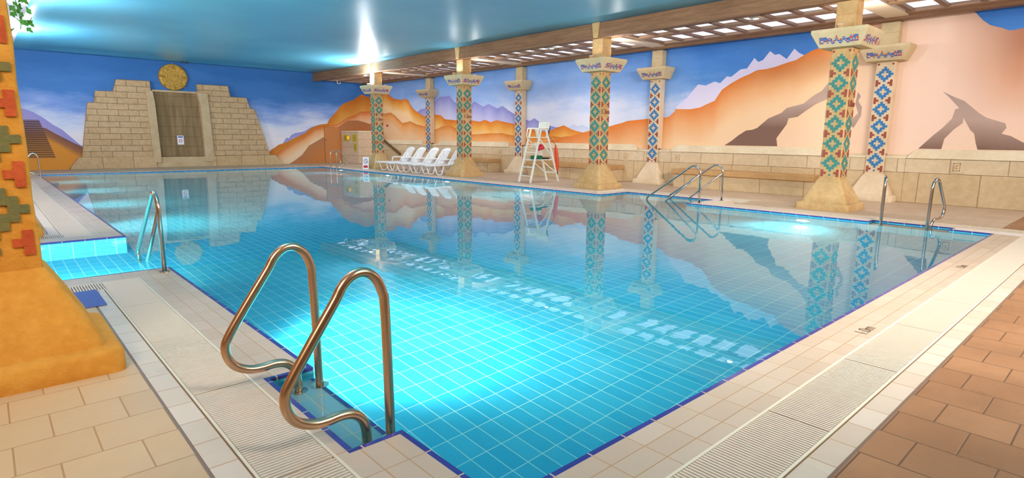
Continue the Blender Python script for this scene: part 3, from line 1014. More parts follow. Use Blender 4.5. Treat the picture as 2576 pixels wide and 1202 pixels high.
for k in range(-1, 5):
    base = 4.75 + PITCH_Y * k
    y0c, y1c = base - 0.55, base - 0.08
    if y1c > YF or y0c < YN:
        pass
    a_, b_ = max(y0c, YN), min(y1c, YF)
    if b_ > a_:
        la.box(13.745, 15.89, a_, b_, 4.235, 4.35, 2)
    for j in range(9):
        py = base + 0.65 * j
        s0, s1 = py + 0.49, py + 0.60
        if YN < s0 and s1 < YF:
            la.box(13.745, 15.89, s0, s1, 4.27, 4.335, 1)
        if YN < py and py + 0.6 < YF:
            panes.append((py - 0.05, py + 0.6))
tag(la.build('ceiling_lattice', [M_wood_l, M_wood_x, M_cream_board], bevel=0.006), 'timber lattice of the lit skylight between the two beams', 'lattice', kind='thing')
pa = MB()
for a, b in panes:
    pa.box(13.76, 15.88, a, b, 4.352, 4.37)
tag(pa.build('skylight_pane', M_pane), 'luminous white panes above the timber lattice', 'skylight', kind='thing')
mb = MB()
mb.box(13.09, XR, YN, YF, 4.6, 4.64)
tag(mb.build('ceiling', M_ceil_w), 'lid over the skylight lattice', kind='structure')
# side cheeks of the light box
for y in (6.81, 13.5, 19.7, 25.8):
    t = thing('downlight', 'small round downlight in the timber lattice, %s' % {6.81: 'nearest of the row', 13.5: 'between the second and third freestanding columns', 19.7: 'between the third and fourth freestanding columns', 25.8: 'beyond the farthest column'}[y], 'ceiling light', (13.92, y, 4.262), 0, 'downlights under the lattice')
    mb = MB(); mb.cyl((0, 0), 0.085, -0.012, 0.0, r1=0.09)
    mb.build('trim_ring', M_white, t)
    mb = MB(); mb.cyl((0, 0), 0.065, -0.014, -0.011)
    mb.build('lens', M_lens, t)
    area_light('downlight_light', (13.92, y, 4.235), (13.92, y, 0), 45, 0.12, None, (1.0, 0.9, 0.76), 150)

# ------------------------------------------------------------------ columns
def rsq(h, z, r, n=4, cx=0, cy=0):
    pts = []
    r = min(r, h)
    for qx, qy, a0 in ((1, 1, 0), (-1, 1, 90), (-1, -1, 180), (1, -1, 270)):
        for k in range(n + 1):
            a = radians(a0 + 90 * k / n)
            pts.append((cx + qx * (h - r) + r * cos(a), cy + qy * (h - r) + r * sin(a), z))
    return pts


CELL = 0.05


def mosaic_cells():
    """(x0,x1,z0,z1,colour) relative to the face centre; z from the shaft base"""
    out = []
    for k in range(6):
        zc = 0.92 + 0.405 * k
        for j in range(-3, 4):
            w = 3 - abs(j)
            hole = 1 - abs(j)
            if hole >= 0:
                out.append((-(w + .5), -(hole + .5), j, zc, 0))
                out.append(((hole + .5), (w + .5), j, zc, 0))
            else:
                out.append((-(w + .5), (w + .5), j, zc, 0))
    res = []
    for a, b, j, zc, c in out:
        res.append((a * CELL, b * CELL, zc + (j - .5) * CELL, zc + (j + .5) * CELL, c))
    for k in range(7):
        zc = 0.92 + 0.405 * (k - 0.5)
        for s in (-1, 1):
            if k < 6:
                res.append(tuple(sorted((s * 0.125, s * 0.175))) + (zc - 1.5 * CELL, zc + 1.5 * CELL, 1))
                res.append(tuple(sorted((s * 0.075, s * 0.125))) + (zc - 0.5 * CELL, zc + 0.5 * CELL, 1))
            else:
                res.append(tuple(sorted((s * 0.13, s * 0.17))) + (zc + 0.01, zc + 0.05, 1))
        if k == 0:
            res.append((-0.02, 0.02, zc - 0.06, zc - 0.02, 0))
    return res


CELLS = mosaic_cells()


def face_xf(face, h, off):
    """map (u,z) on a face of the square shaft to 3D"""
    if face == '-x': return lambda u, z, o=0: (-(h + off + o), -u, z)
    if face == '+x': return lambda u, z, o=0: ((h + off + o), u, z)
    if face == '-y': return lambda u, z, o=0: (u, -(h + off + o), z)
    return lambda u, z, o=0: (-u, (h + off + o), z)


def mosaic(mb, faces, h, th, skip=None):
    for f in faces:
        X = face_xf(f, h, 0)
        for a, b, z0, z1, c in CELLS:
            if skip and f == skip[0] and c == 0 and abs((z0 + z1) / 2 - (0.92 + 0.405 * skip[1])) < 0.19:
                continue
            front = [X(a, z0, th), X(b, z0, th), X(b, z1, th), X(a, z1, th)]
            back = [X(a, z0, -0.004), X(b, z0, -0.004), X(b, z1, -0.004), X(a, z1, -0.004)]
            mb.loops([back, front], close0=False, m=c)


def frieze(mb, faces, hb, zb, ht, zt, seed=3):
    """painted band on the sloping faces of the capital"""
    rnd = random.Random(seed)
    for f in faces:
        for i in range(30):
            u0 = -0.36 + 0.024 * i
            edge = i < 7 or i > 22
            wave = 0.5 + 0.18 * sin(i * 1.1)
            segs = []
            if edge:
                for q in range(4):
                    if rnd.random() < 0.72:
                        segs.append((0.16 + q * 0.17, 0.16 + q * 0.17 + 0.15, 1 if rnd.random() < 0.5 else 0))
            else:
                segs.append((wave - 0.28, wave - 0.12, 0))
                segs.append((wave - 0.05, wave + 0.06, 0 if rnd.random() < 0.5 else 1))
                if rnd.random() < 0.6:
                    segs.append((wave + 0.06, wave + 0.22, 1 if rnd.random() < 0.45 else 0))
            for a, b, c in segs:
                q = []
                for (uu, ss) in ((u0, a), (u0 + 0.0245, a), (u0 + 0.0245, b), (u0, b)):
                    s = 0.16 + 0.66 * ss
                    h = hb + (ht - hb) * s
                    z = zb + (zt - zb) * s
                    X = face_xf(f, h, 0.003)
                    q.append(X(uu, z))
                mb.face(q, c)


def build_column(label, loc, stone, cap, c_main, c_sec, faces=('-x', '-y', '+x', '+y'), mark=None, th=0.008, half=False, group=None, radius=0.05):
    t = thing('column', label, 'column', loc, 0, group)
    mb = MB()
    prof = [(0, .525, .05), (.02, .53, .07), (.115, .53, .09), (.14, .518, .10), (.152, .49, .10), (.154, .444, .07), (.175, .438, .08), (.24, .420, .085), (.34, .372, .075), (.45, .318, .06), (.55, .266, .05), (.615, .232, .045), (.645, .206, .03)]
    if half:
        rings = []
        for z, h, r in prof:
            rr = rsq(h, z, r)
            rings.append([(min(x, -0.165), y, z_) for x, y, z_ in rr])
        mb.loops(rings)
    else:
        mb.loops([rsq(h, z, r) for z, h, r in prof])
    mb.build('base', stone, t, smooth='auto')
    mb = MB()
    if half:
        mb.box(-0.2, -0.165, -0.2, 0.2, 0.6, 1.125)
        mb.box(-0.2, 0.035, -0.2, 0.2, 1.125, 3.30)
    else:
        zs = [0.62 + (3.30 - 0.62) * i / 12 for i in range(13)]
        mb.loops([rsq(0.2 + 0.004 * sin(i * 2.3), z, 0.02, 2) for i, z in enumerate(zs)])
    mb.build('shaft', stone, t, bevel=0.012 if half else 0)
    mb = MB()
    mosaic(mb, faces, 0.2, th, ('-y', 3) if mark else None)
    mb.build('mosaic_pattern', [c_main, c_sec], t, loc=(0, 0, 0.045 + (th > 0.01) * 0.045))
    if mark:
        text_mesh('depth_marking', mark, 0.19, c_sec, (0, -0.212, 0.965 + 0.405 * 3), (pi / 2, 0, 0), t, 0.006)['label'] = 'red raised %s depth marking' % mark
    mb = MB()
    X1 = 0.035 if half else 9
    def ring(h, z):
        return [(min(x, X1), y, z) for x, y, z in rsq(h, z, 0.012, 2)]

    mb.loops([ring(.37, 3.285), ring(.385, 3.29), ring(.515, 3.56), ring(.52, 3.575), ring(.52, 3.63), ring(.505, 3.638)])
    cp = mb.build('capital', cap, t, bevel=0.0)
    mb = MB()
    frieze(mb, [f for f in faces], .385, 3.29, .515, 3.56)
    mb.build('painted_frieze', [M_fr_blue, M_fr_red], cp, fix=False)
    mb = MB()
    mb.box(-0.19, 0.19 if not half else 0.035, -0.19, 0.19, 3.635, 3.93)
    mb.box(-0.188, 0.188 if not half else 0.035, -0.188, 0.188, 3.936, 4.188 if not half else 4.172)
    if not half:
        mb.box(-0.13, 0.186, -0.186, 0.186, 4.1, 4.28)
    mb.box(-0.18, 0.18 if not half else 0.035, -0.18, 0.18, 3.9, 3.95)
    mb.build('post', cap if half else stone, t, bevel=0.008)
    return t


YC = [4.57, 10.97, 17.37, 23.77]
XC = 13.34
marks = ['1.0m', '1.3m', '1.5m', '1.8m']
wh = ['nearest of the row, by the steel ladder', 'with a red 1.3m marking', 'with a red 1.5m marking beside the loungers', 'with the glaring uplight on its capital']
for i, y in enumerate(YC):
    build_column('freestanding mosaic sandstone column, ' + wh[i], (XC, y, 0), M_col, M_cap, M_teal, M_red, mark=marks[i], group='freestanding mosaic columns right of the pool')
    # wooden bracket over the post against the beam
    mb = MB()
    mb.prism([(y - 0.13, ZC - 0.02), (y + 0.13, ZC - 0.02), (y + 0.075, 4.20), (y - 0.075, 4.20)], 0, 13.03, 13.078)
    o = mb.build('beam_bracket', M_col, bevel=0.01)
    tag(o, 'rough wedge bracket on the beam face above the %s freestanding column' % ('nearest', 'second', 'third', 'farthest')[i], 'bracket', 'brackets on the beam above the columns')
wp = ['right of the nearest freestanding column', 'behind the wide entry rails', 'left of the lifeguard chair', 'behind the farthest loungers']
for i, y in enumerate(YC):
    build_column('pale wall pilaster with blue mosaic diamonds, ' + wp[i], (16.30, y + 0.03, 0), M_col_pale, M_cap, M_blue, M_red, faces=('-x',), th=0.008, half=True, group='pilasters along the mural wall')
build_column('big ochre column at the left with orange and olive mosaic blocks', (0.0, 4.66, 0), M_ochre, M_ochre, M_olive, M_orange, faces=('-x', '-y'), th=0.014)
build_column('second ochre column hidden behind the big left one', (0.0, 11.0, 0), M_ochre, M_ochre, M_olive, M_orange, faces=('-x', '-y'), th=0.014)

# uplights on the capitals
ups = [(12.9, 4.57, 0, 0.5, 'on the nearest freestanding column'), (12.9, 10.97, 0, 2.5, 'on the second freestanding column'), (12.9, 17.37, 0, 7, 'on the third freestanding column'), (12.98, 23.77, 1, 330, 'glaring on the farthest column')]
for x, y, br, pw, w in ups:
    t = thing('uplight', 'small uplight standing on the capital, ' + w, 'uplight', (x, y, 3.638), 0, 'uplights on the column capitals')
    mb = MB(); mb.cyl((0, 0), 0.055, 0, 0.06, r1=0.07); mb.build('housing', M_bench, t, smooth='auto')
    mb = MB(); mb.cyl((0, 0), 0.066, 0.058, 0.064 if not br else 0.075); mb.build('lens', M_uplens if br else M_uplens_dim, t)
    area_light('uplight_light', (x, y, 3.72 if not br else 3.73), (x - (0.2 if not br else 0.1), y, 5), pw, 0.12, None, (0.95, 0.96, 1.0))
    if br:
        spot_light('uplight_glare', (x + 0.02, y - 0.10, 3.74), (x + 0.3, y + 0.05, 4.0), 90, 110, 0.8, (1.0, 0.95, 0.88), 0.03)
for x, y, k in ((13.68, 4.42, 0), (13.70, 10.78, 1), (13.70, 17.18, 2), (13.70, 23.58, 3)):
    t = thing('uplight', 'small uplight behind the post on the capital of the %s freestanding column' % ('nearest', 'second', 'third', 'farthest')[k], 'uplight', (x, y, 3.64), 0, 'uplights behind the posts')
    mb = MB(); mb.cyl((0, 0), 0.05, 0, 0.05, r1=0.062); mb.build('housing', M_bench, t, smooth='auto')
    mb = MB(); mb.cyl((0, 0), 0.058, 0.048, 0.054); mb.build('lens', M_uplens_dim, t)
    area_light('uplight_light', (x, y, 3.71), (x + 0.35, y - 0.05, 5), 16, 0.1, None, (1.0, 0.96, 0.9))
for y in (4.66, 11.0, 17.4, 23.8):
    area_light('uplight_light', (0.62, y, 3.75), (1.8, y + 0.4, 5), 290, 0.2, None, (0.93, 0.93, 1.0))

# ------------------------------------------------------------------ dado, benches, relief panels
da = MB()
LOW = [(y + 0.03 - 0.62, y + 0.03 + 0.62) for y in YC]
cuts = [YN] + [v for p_ in LOW for v in p_] + [28.4]
segs = []
for i in range(0, len(cuts), 2):
    segs.append((cuts[i], cuts[i + 1], False))
    if i // 2 < 4:
        segs.append((LOW[i // 2][0], LOW[i // 2][1], True))
for a, b, lowseg in segs:
    da.box(16.15, XR, a, b, 0.0, 0.70, 1)
    da.box(16.155, XR, a, b, 0.70, 1.03, 0)
    if lowseg:
        da.prism([(16.14, 1.02), (XR, 1.02), (XR, 1.12), (16.2, 1.08), (16.14, 1.06)], 1, a, b, 2)
    else:
        e0 = a + (0.16 if a > 0 else 0)
        e1 = b - (0.16 if b < 28 else 0)
        # sloped capping with canted ends
        P0 = [(16.13, a, 1.035), (XR, a, 1.035), (XR, b, 1.035), (16.13, b, 1.035)]
        P1 = [(16.15, a + 0.02, 1.07), (XR, a + 0.02, 1.07), (XR, b - 0.02, 1.07), (16.15, b - 0.02, 1.07)]
        P2 = [(16.26, e0, 1.245), (XR, e0, 1.245), (XR, e1, 1.245), (16.26, e1, 1.245)]
        da.loops([P0, P1, P2], m=2)
tag(da.build('wall_right_dado', [M_dado_up, M_dado_lo, M_coping_st], bevel=0.014), 'sandstone block dado below the mural', kind='structure')
bl = ['behind the nearest freestanding column', 'behind the lifeguard chair', 'behind the white loungers']
for k in range(3):
    a, b = 5.72 + PITCH_Y * k, 9.85 + PITCH_Y * k
    t = thing('stone_bench', 'long stone wall bench with brown seat slab, ' + bl[k], 'bench', (15.8, (a + b) / 2, 0), 0, 'stone benches along the dado')
    hb = (b - a) / 2
    mb = MB(); mb.box(-0.28, 0.346, -hb + 0.05, hb - 0.05, 0, 0.40); mb.build('seat_base', M_dado_lo, t, bevel=0.01)
    mb = MB(); mb.box(-0.36, 0.346, -hb, hb, 0.40, 0.545); mb.build('seat_slab', M_bench, t, bevel=0.015)
pl = ['right of the steel ladder at the far right', 'behind the post of the wide entry rails', 'just right of the second freestanding column', 'left of the lifeguard chair']
for (y, z0, z1), w in zip(((2.98, .74, 1.0), (10.07, .74, 1.0), (12.07, .70, 1.0), (18.55, .70, .98)), pl):
    t = thing('carved_panel', 'small carved relief block in the dado, ' + w, 'carved block', (16.143, y, z0), 0, 'carved blocks in the dado')
    h = z1 - z0
    mb = MB()
    mb.box(-0.008, 0.005, -0.10, 0.10, 0, h)
    mb.build('block', M_coping_st, t, bevel=0.006)
    mb = MB()
    for p4 in ((-.07, .07, .04, .055), (-.07, .07, h - .055, h - .04), (-.07, -.055, .04, h - .04), (.055, .07, .04, h - .04), (-.03, .03, .09, .105), (-.03, .03, h - .105, h - .09), (-.008, .008, .105, h - .105), (.03, .045, .09, .13)):
        mb.box(-0.016, -0.008, p4[0], p4[1], p4[2], p4[3])
    mb.build('carving', M_bench, t)

# ------------------------------------------------------------------ stepped pyramid relief
YP = 29.52
K = (YP) / 29.8
def pp(x, z, y=YP):
    k = y / 29.8
    return (x * k, 1.45 + (z - 1.45) * k if z > 0.001 else 0.0)
t = thing('pyramid_relief', 'stepped sandstone pyramid relief on the far blue wall', 'wall relief', (6.95, YF, 0))
def part(name, poly, y0, y1, mat, bev=0.012):
    mb = MB()
    mb.prism([(a - 6.95, b) for a, b in [pp(*q, y=y0) for q in poly]], 1, y0 - YF, y1 - YF - 0.009)
    return mb.build(name, mat, t, bevel=bev)
part('stepped_wing', [(3.06, .47), (5.9, .47), (5.74, 3.72), (4.53, 3.71), (4.38, 3.21), (3.76, 3.2), (3.68, 2.715), (3.45, 2.71)], 29.55, 29.8, M_pyr)
part('stepped_wing', [(7.7, .47), (10.69, .47), (10.07, 2.7), (9.87, 2.705), (9.73, 3.205), (9.02, 3.215), (8.93, 3.71), (7.62, 3.7)], 29.55, 29.8, M_pyr)
part('plinth', [(2.59, 0), (5.74, 0), (5.70, .47), (2.95, .47)], 29.46, 29.8, M_pyr_base)
part('plinth', [(8.02, 0), (11.36, 0), (10.95, .46), (8.0, .46)], 29.46, 29.8, M_pyr_base)
part('plinth', [(5.74, 0), (8.02, 0), (8.0, .44), (5.74, .44)], 29.5, 29.8, M_pyr_strip)
part('recess_panel', [(5.7, .44), (7.85, .44), (7.7, 3.31), (5.72, 3.31)], 29.70, 29.8, M_pyr_rec)
part('jamb', [(5.62, .2), (5.93, .2), (5.88, 2.75), (5.82, 3.31), (5.56, 3.30)], 29.44, 29.8, M_pyr_strip)
part('jamb', [(7.72, .2), (8.12, .2), (8.03, 3.31), (7.60, 3.32), (7.70, 2.7)], 29.44, 29.8, M_pyr_strip)
part('recess_cap', [(5.80, 3.28), (7.66, 3.28), (7.66, 3.36), (5.80, 3.36)], 29.62, 29.8, M_pyr_strip)

t = thing('notice', 'small white notice with a red symbol taped in the pyramid recess', 'notice', (6.72, 29.69, 1.19))
mb = MB(); mb.box(-.13, .13, 0.0, .008, -.2, .2); mb.build('sheet', M_paper, t)
mb = MB()
mb.loops([[(.075 * cos(2 * pi * k / 20), -0.001, -0.03 + .075 * sin(2 * pi * k / 20)) for k in range(20)], [(.055 * cos(2 * pi * k / 20), -0.001, -0.03 + .055 * sin(2 * pi * k / 20)) for k in range(20)]], False, False)
mb.bar((-.05, -0.0015, -.08), (.05, -0.0015, .02), .015, .001, (0, 1, 0))
mb.build('symbol', M_signred, t, fix=False)
mb = MB(); mb.box(-.10, .10, -.002, 0, .11, .17); mb.build('heading', M_signblue, t)

# gold medallion
t = thing('sun_medallion', 'round gold sun medallion on the blue wall above the pyramid', 'medallion', (6.65, 29.74, 3.93))
mb = MB()
prof = [(0.0, .12), (.16, .12), (.17, .09), (.24, .09), (.25, .11), (.33, .11), (.34, .08), (.44, .08), (.455, .10), (.53, .10), (.56, .07), (.57, -.05)]
rings = []
for r, dd in prof[1:]:
    rings.append([(r * cos(2 * pi * k / 56), -dd - (0.012 * (k % 4 < 2) if 0.26 < r < 0.53 else 0), r * sin(2 * pi * k / 56)) for k in range(56)])
mb.loops(rings)
mb.build('disc', M_gold, t, smooth='auto')
for k in range(8):
    a = pi / 2 + k * pi / 4
    L, w = (0.66, 0.045) if k % 2 == 0 else (0.62, 0.035)
    r0 = 0.36 if k % 2 == 0 else 0.5
    d = Vector((cos(a), 0, sin(a))); q = Vector((-sin(a), 0, cos(a)))
    mb = MB()
    b0 = [d * r0 + q * w - Vector((0, .09, 0)), d * r0 - q * w - Vector((0, .09, 0)), d * r0 - Vector((0, .16, 0))]
    tip = d * L - Vector((0, .1, 0))
    mb.face([b0[0], tip, b0[2]]); mb.face([b0[2], tip, b0[1]]); mb.face([b0[1], tip, b0[0]]); mb.face([b0[0], b0[2], b0[1]])
    mb.build('ray', M_gold, t)
mb = MB()
for zx, zz, rr in ((-.06, .05, .02), (.06, .05, .02)):
    mb.loops([[(zx + rr * cos(2 * pi * k / 12), -.122, zz + rr * sin(2 * pi * k / 12)) for k in range(12)], [(zx + rr * .5 * cos(2 * pi * k / 12), -.14, zz + rr * .5 * sin(2 * pi * k / 12)) for k in range(12)]])
mb.prism([(-.015, .03), (.015, .03), (.025, -.03), (-.025, -.03)], 1, -.15, -.12)
mb.box(-.06, .06, -.135, -.12, -.08, -.06)
mb.build('face_relief', M_gold, t)

# ------------------------------------------------------------------ door, stair block, signs at the far right corner
t = thing('door_1', 'orange painted door in the far mural wall', 'door', (14.0, YF, 0), kind='structure')
mb = MB(); mb.box(-.43, .43, -.03, 0, 0.01, 1.88); mb.build('panel', M_door, t, bevel=.004)
mb = MB(); mb.box(-.442, -.43, -.02, 0, 0, 1.9); mb.box(.43, .436, -.02, 0, 0, 1.9); mb.box(-.442, .436, -.02, 0, 1.88, 1.887); mb.build('frame', M_ink, t)
mb = MB(); mb.tube([(-.38, -.03, .98), (-.38, -.07, .98), (-.28, -.07, .98)], .01); mb.build('handle', M_steel, t)
mb = MB(); mb.loops([[(-.36 + .035 * cos(2 * pi * k / 14), -.034, 1.22 + .035 * sin(2 * pi * k / 14)) for k in range(14)], [(-.36 + .035 * cos(2 * pi * k / 14), -.03, 1.22 + .035 * sin(2 * pi * k / 14)) for k in range(14)]]); mb.build('sign_disc', M_signblue, t)

mb = MB()
YE, XE = YF - 0.012, XR - 0.012
mb.box(14.52, 15.3, 27.85, YE, 0, 1.62, 0)
mb.box(14.50, 15.32, 27.83, YE, 1.62, 1.70, 1)
mb.box(15.3, XE, 29.2, YE, 0, 1.66, 0)
mb.box(15.9, XE, 28.42, 29.2, 0.0, 1.66, 0)
tag(mb.build('stone_enclosure', [M_block, M_coping_st], bevel=.02), 'pale stone block enclosure in the far right corner', 'stone block')
mb = MB()
for i in range(4):
    mb.box(15.32 + 0.0, 15.88, 27.55 + .3 * i, 27.85 + .3 * i + .001, 0, .17 * (i + 1))
tag(mb.build('stone_steps', M_pyr_strip, bevel=.012), 'short grey stone steps beside the corner enclosure', 'steps')
mb = MB()
mb.bar((16.1, 28.35, 1.35), (16.1, 26.4, .52), .06, .12)
tag(mb.build('stair_handrail', m_plain('dark_timber', lin(110, 84, 50), .5)), 'dark sloping handrail board on the dado near the far corner', 'handrail')
mb = MB()
mb.cyl((0, 0), .06, -.03, .03, 16)
for i_, v_ in enumerate(mb.v): mb.v[i_] = (v_[2], v_[1], v_[0])
o = mb.build('alarm_button', M_signred, loc=(XR - .03, 28.0, 2.0)); tag(o, 'small red alarm button on the orange mural near the far corner', 'alarm')
def plate(name, label, cat, y, z, w, h, mat, extra=None):
    t = thing(name, label, cat, (14.51, y, z))
    mb = MB(); mb.box(-.012, 0.008, -w / 2, w / 2, -h / 2, h / 2); mb.build('plate', mat, t, bevel=.003)
    if extra: extra(t)
    return t
def lines(n, hh, ww):
    def f(t):
        mb = MB()
        for i in range(n):
            z = hh / 2 - (i + 1) * hh / (n + 1)
            mb.box(-.014, -.011, -ww * .36, ww * .36, z - .01, z + .01)
        mb.build('lettering', M_ink, t)
    return f
def figure(t):
    mb = MB()
    for r, s in ((.11, 1),):
        ring = lambda rr: [(-.014, rr * cos(2 * pi * k / 20), rr * 1.25 * sin(2 * pi * k / 20)) for k in range(20)]
        mb.loops([ring(.11), ring(.09)], False, False)
    mb.bar((-.014, .03, -.06), (-.014, -.02, .05), .002, .03, (1, 0, 0))
    mb.build('pictogram', M_ink, t, fix=False)
plate('warning_sign', 'yellow text sign on the shaded face of the corner enclosure, left of the pair', 'sign', 29.25, 1.33, .52, .36, M_yellow, lines(4, .36, .52))
plate('warning_sign', 'yellow text sign on the corner enclosure, right beside the shaded corner edge', 'sign', 28.25, 1.33, .5, .4, M_yellow, lines(4, .4, .5))
plate('warning_sign', 'small yellow pictogram sign below the two text signs on the corner enclosure', 'sign', 28.2, .85, .34, .38, M_yellow, figure)
mb = MB(); mb.cyl((0, 0), .10, -.08, .10, 16, r1=.08)
o = mb.build('beacon_lamp', M_amber, loc=(14.425, 28.8, 1.33), smooth='auto'); tag(o, 'bright amber beacon between the two yellow text signs', 'beacon')

# leaning no-diving board in front of the farthest column
t = thing('poolside_sign', 'white poolside board with ring symbol and red panel, leaning by the farthest column', 'sign', (12.5, 23.42, 0), radians(-38))
ml = Matrix.Rotation(radians(-20), 4, 'X')
mb = MB(); mb.box(-.13, .13, 0, .02, .0, .55); o1 = mb.build('board', M_paper, t, bevel=.004)
mb = MB()
ring = lambda rr, cz=.36: [(rr * .9 * cos(2 * pi * k / 22), -.003, cz + rr * 1.1 * sin(2 * pi * k / 22)) for k in range(22)]
mb.loops([ring(.10), ring(.08)], False, False)
mb.bar((.05, -.003, .30), (-.03, -.003, .42), .02, .002, (0, 1, 0))
o2 = mb.build('ring_symbol', M_ink, t, fix=False)
mb = MB(); mb.box(-.09, .09, -.004, 0, .06, .17); o3 = mb.build('red_panel', M_signred, t)
for o in (o1, o2, o3): o.rotation_euler = (radians(-18), 0, 0)

# hook hanging below the far end of the beam
mb = MB()
mb.tube(arc_path([(-.09, 0, 0.08), (-.09, 0, -.10), (.09, 0, -.10), (.09, 0, 0.08)], .03, 4), .016, 8)
mb.box(-.1, .1, -.02, .02, .08, .095)
tag(mb.build('ceiling_hook', M_white, loc=(14.42, 29.6, 4.26)), 'small white U shaped hook hanging under the far end of the lattice', 'hook')
mb = MB()
for i in range(2):
    for k in range(3):
        mb.bar((i * .17 + k * .05, 0, 0), (i * .17 + k * .05 + .03, 0, 0.09), .022, .012, (0, 1, 0))
    mb.box(i * .17 - .01, i * .17 + .13, -.006, .006, .04, .055)
tag(mb.build('wall_vent', M_ink, loc=(6.93, 29.4, ZC - 0.09)), 'small dark vent slots on the ceiling edge above the gold medallion', 'vent')

# ------------------------------------------------------------------ handrails and ladders
def p_rail_path(sx=1.0):
    """profile of the P shaped handrail, x across the pool edge (0 = water edge), deck towards -x"""
    pts = [(-.02, 0, -.14), (-.025, 0, .68), (-.10, 0, .965), (-.585, 0, .27), (-.39, 0, .125), (-.165, 0, .16), (-.155, 0, -.14)]
    return [(x * sx, y, z) for x, y, z in pts]
def p_rail(label, loc, rz, mat, r=.0245, group=None, s=1.0):
    t = thing('pool_handrail', label, 'handrail', loc, rz, group)
    mb = MB()
    path = [(-.022, 0, -.13), (-.03, 0, .60)]
    body = arc_path([(-.022, 0, -.135), (-.034, 0, .905), (-.60, 0, .30), (-.42, 0, .115), (-.165, 0, .165), (-.15, 0, -.135)], [.115, .085, .12, .10], 9) if False else None
    pts = [(-.018, 0, -.135), (-.03, 0, .62)]
    # hand drawn profile through measured points
    ctrl = [(-.018, -.135), (-.022, .25), (-.03, .62), (-.042, .70), (-.075, .772), (-.13, .812), (-.19, .808), (-.245, .765), (-.285, .70), (-.40, .535), (-.51, .37), (-.540, .30), (-.530, .23), (-.49, .172), (-.42, .137), (-.35, .130), (-.28, .134), (-.222, .122), (-.178, .085), (-.158, .035), (-.152, -.03), (-.152, -.135)]
    def cr(p0, p1, p2, p3, u):
        return tuple(0.5 * ((2 * p1[i]) + (-p0[i] + p2[i]) * u + (2 * p0[i] - 5 * p1[i] + 4 * p2[i] - p3[i]) * u * u + (-p0[i] + 3 * p1[i] - 3 * p2[i] + p3[i]) * u ** 3) for i in range(2))
    pts = []
    for i in range(len(ctrl) - 1):
        p0 = ctrl[max(0, i - 1)]; p3 = ctrl[min(len(ctrl) - 1, i + 2)]
        for k in range(4):
            a, b = cr(p0, ctrl[i], ctrl[i + 1], p3, k / 4)
            pts.append((a * s, 0, b * s if b > 0 else b))
    pts.append((ctrl[-1][0] * s, 0, ctrl[-1][1]))
    mb.tube(pts, r, 20)
    mb.build('rail_tube', mat, t, smooth=True)
    for xx in (ctrl[0][0], ctrl[-1][0]):
        mb = MB(); mb.cyl((xx * s, 0), .055, -.139, -.131, 24); mb.build('flange', M_steel, t)
    return t
p_rail('steel handrail with warm reflections in its colour, front one of the near pair', (1.415, 2.45, 0), 0, M_steel_warm)
p_rail('steel handrail with warm reflections in its colour, rear one of the near pair', (1.415, 3.30, 0), 0, M_steel_warm)
p_rail('steel handrail at the right pool edge, closer to the near corner', (11.70, 2.46, 0), pi - 0.2, M_steel, s=1.0)
p_rail('steel handrail at the right pool edge, farther of that pair', (11.70, 3.14, 0), pi + 0.28, M_steel, s=1.0)
p_rail('thin steel handrail in front of the orange door, left of the pair', (11.76, 25.35, 0), pi, M_steel, s=.95)
p_rail('thin steel handrail in front of the orange door, right of the pair', (11.76, 24.75, 0), pi, M_steel, s=.95)
p_rail('steel handrail at the far left pool corner beyond the ochre column', (1.42, 25.4, 0), 0, M_steel, s=.95)
# rungs shown in the near recess


def entry_rail(label, loc, rz=0, upper=True, mat=M_steel, flip=1, group=None):
    """post on the deck, bars sloping down into the water towards +y"""
    t = thing('entry_rail', label, 'handrail', loc, rz, group)
    mb = MB()
    up = arc_path([(0, 0, 0), (0, .02, .985), (0, 1.42, 0.02), (0, 1.36, -.5)], [.17, .08], 9)
    mb.tube(up, .0225, 14)
    mb.build('top_bar', mat, t, smooth=True)
    mb = MB()
    mb.tube([(0, .01, .66), (0, .98, -.1), (0, 1.4, -.44)], .02, 12)
    mb.build('lower_bar', mat, t, smooth=True)
    mb = MB(); mb.cyl((0, 0), .05, 0.0, .012, 20); mb.build('flange', mat, t)
    return t
entry_rail('wide sloping steel entry rail, left one by the nearest freestanding column', (12.0, 6.87, 0))
entry_rail('wide sloping steel entry rail, right one next to the stone bench', (12.92, 6.82, 0))
entry_rail('sloping steel entry rail at the left entry notch beside the ochre column', (1.31, 6.96, 0))

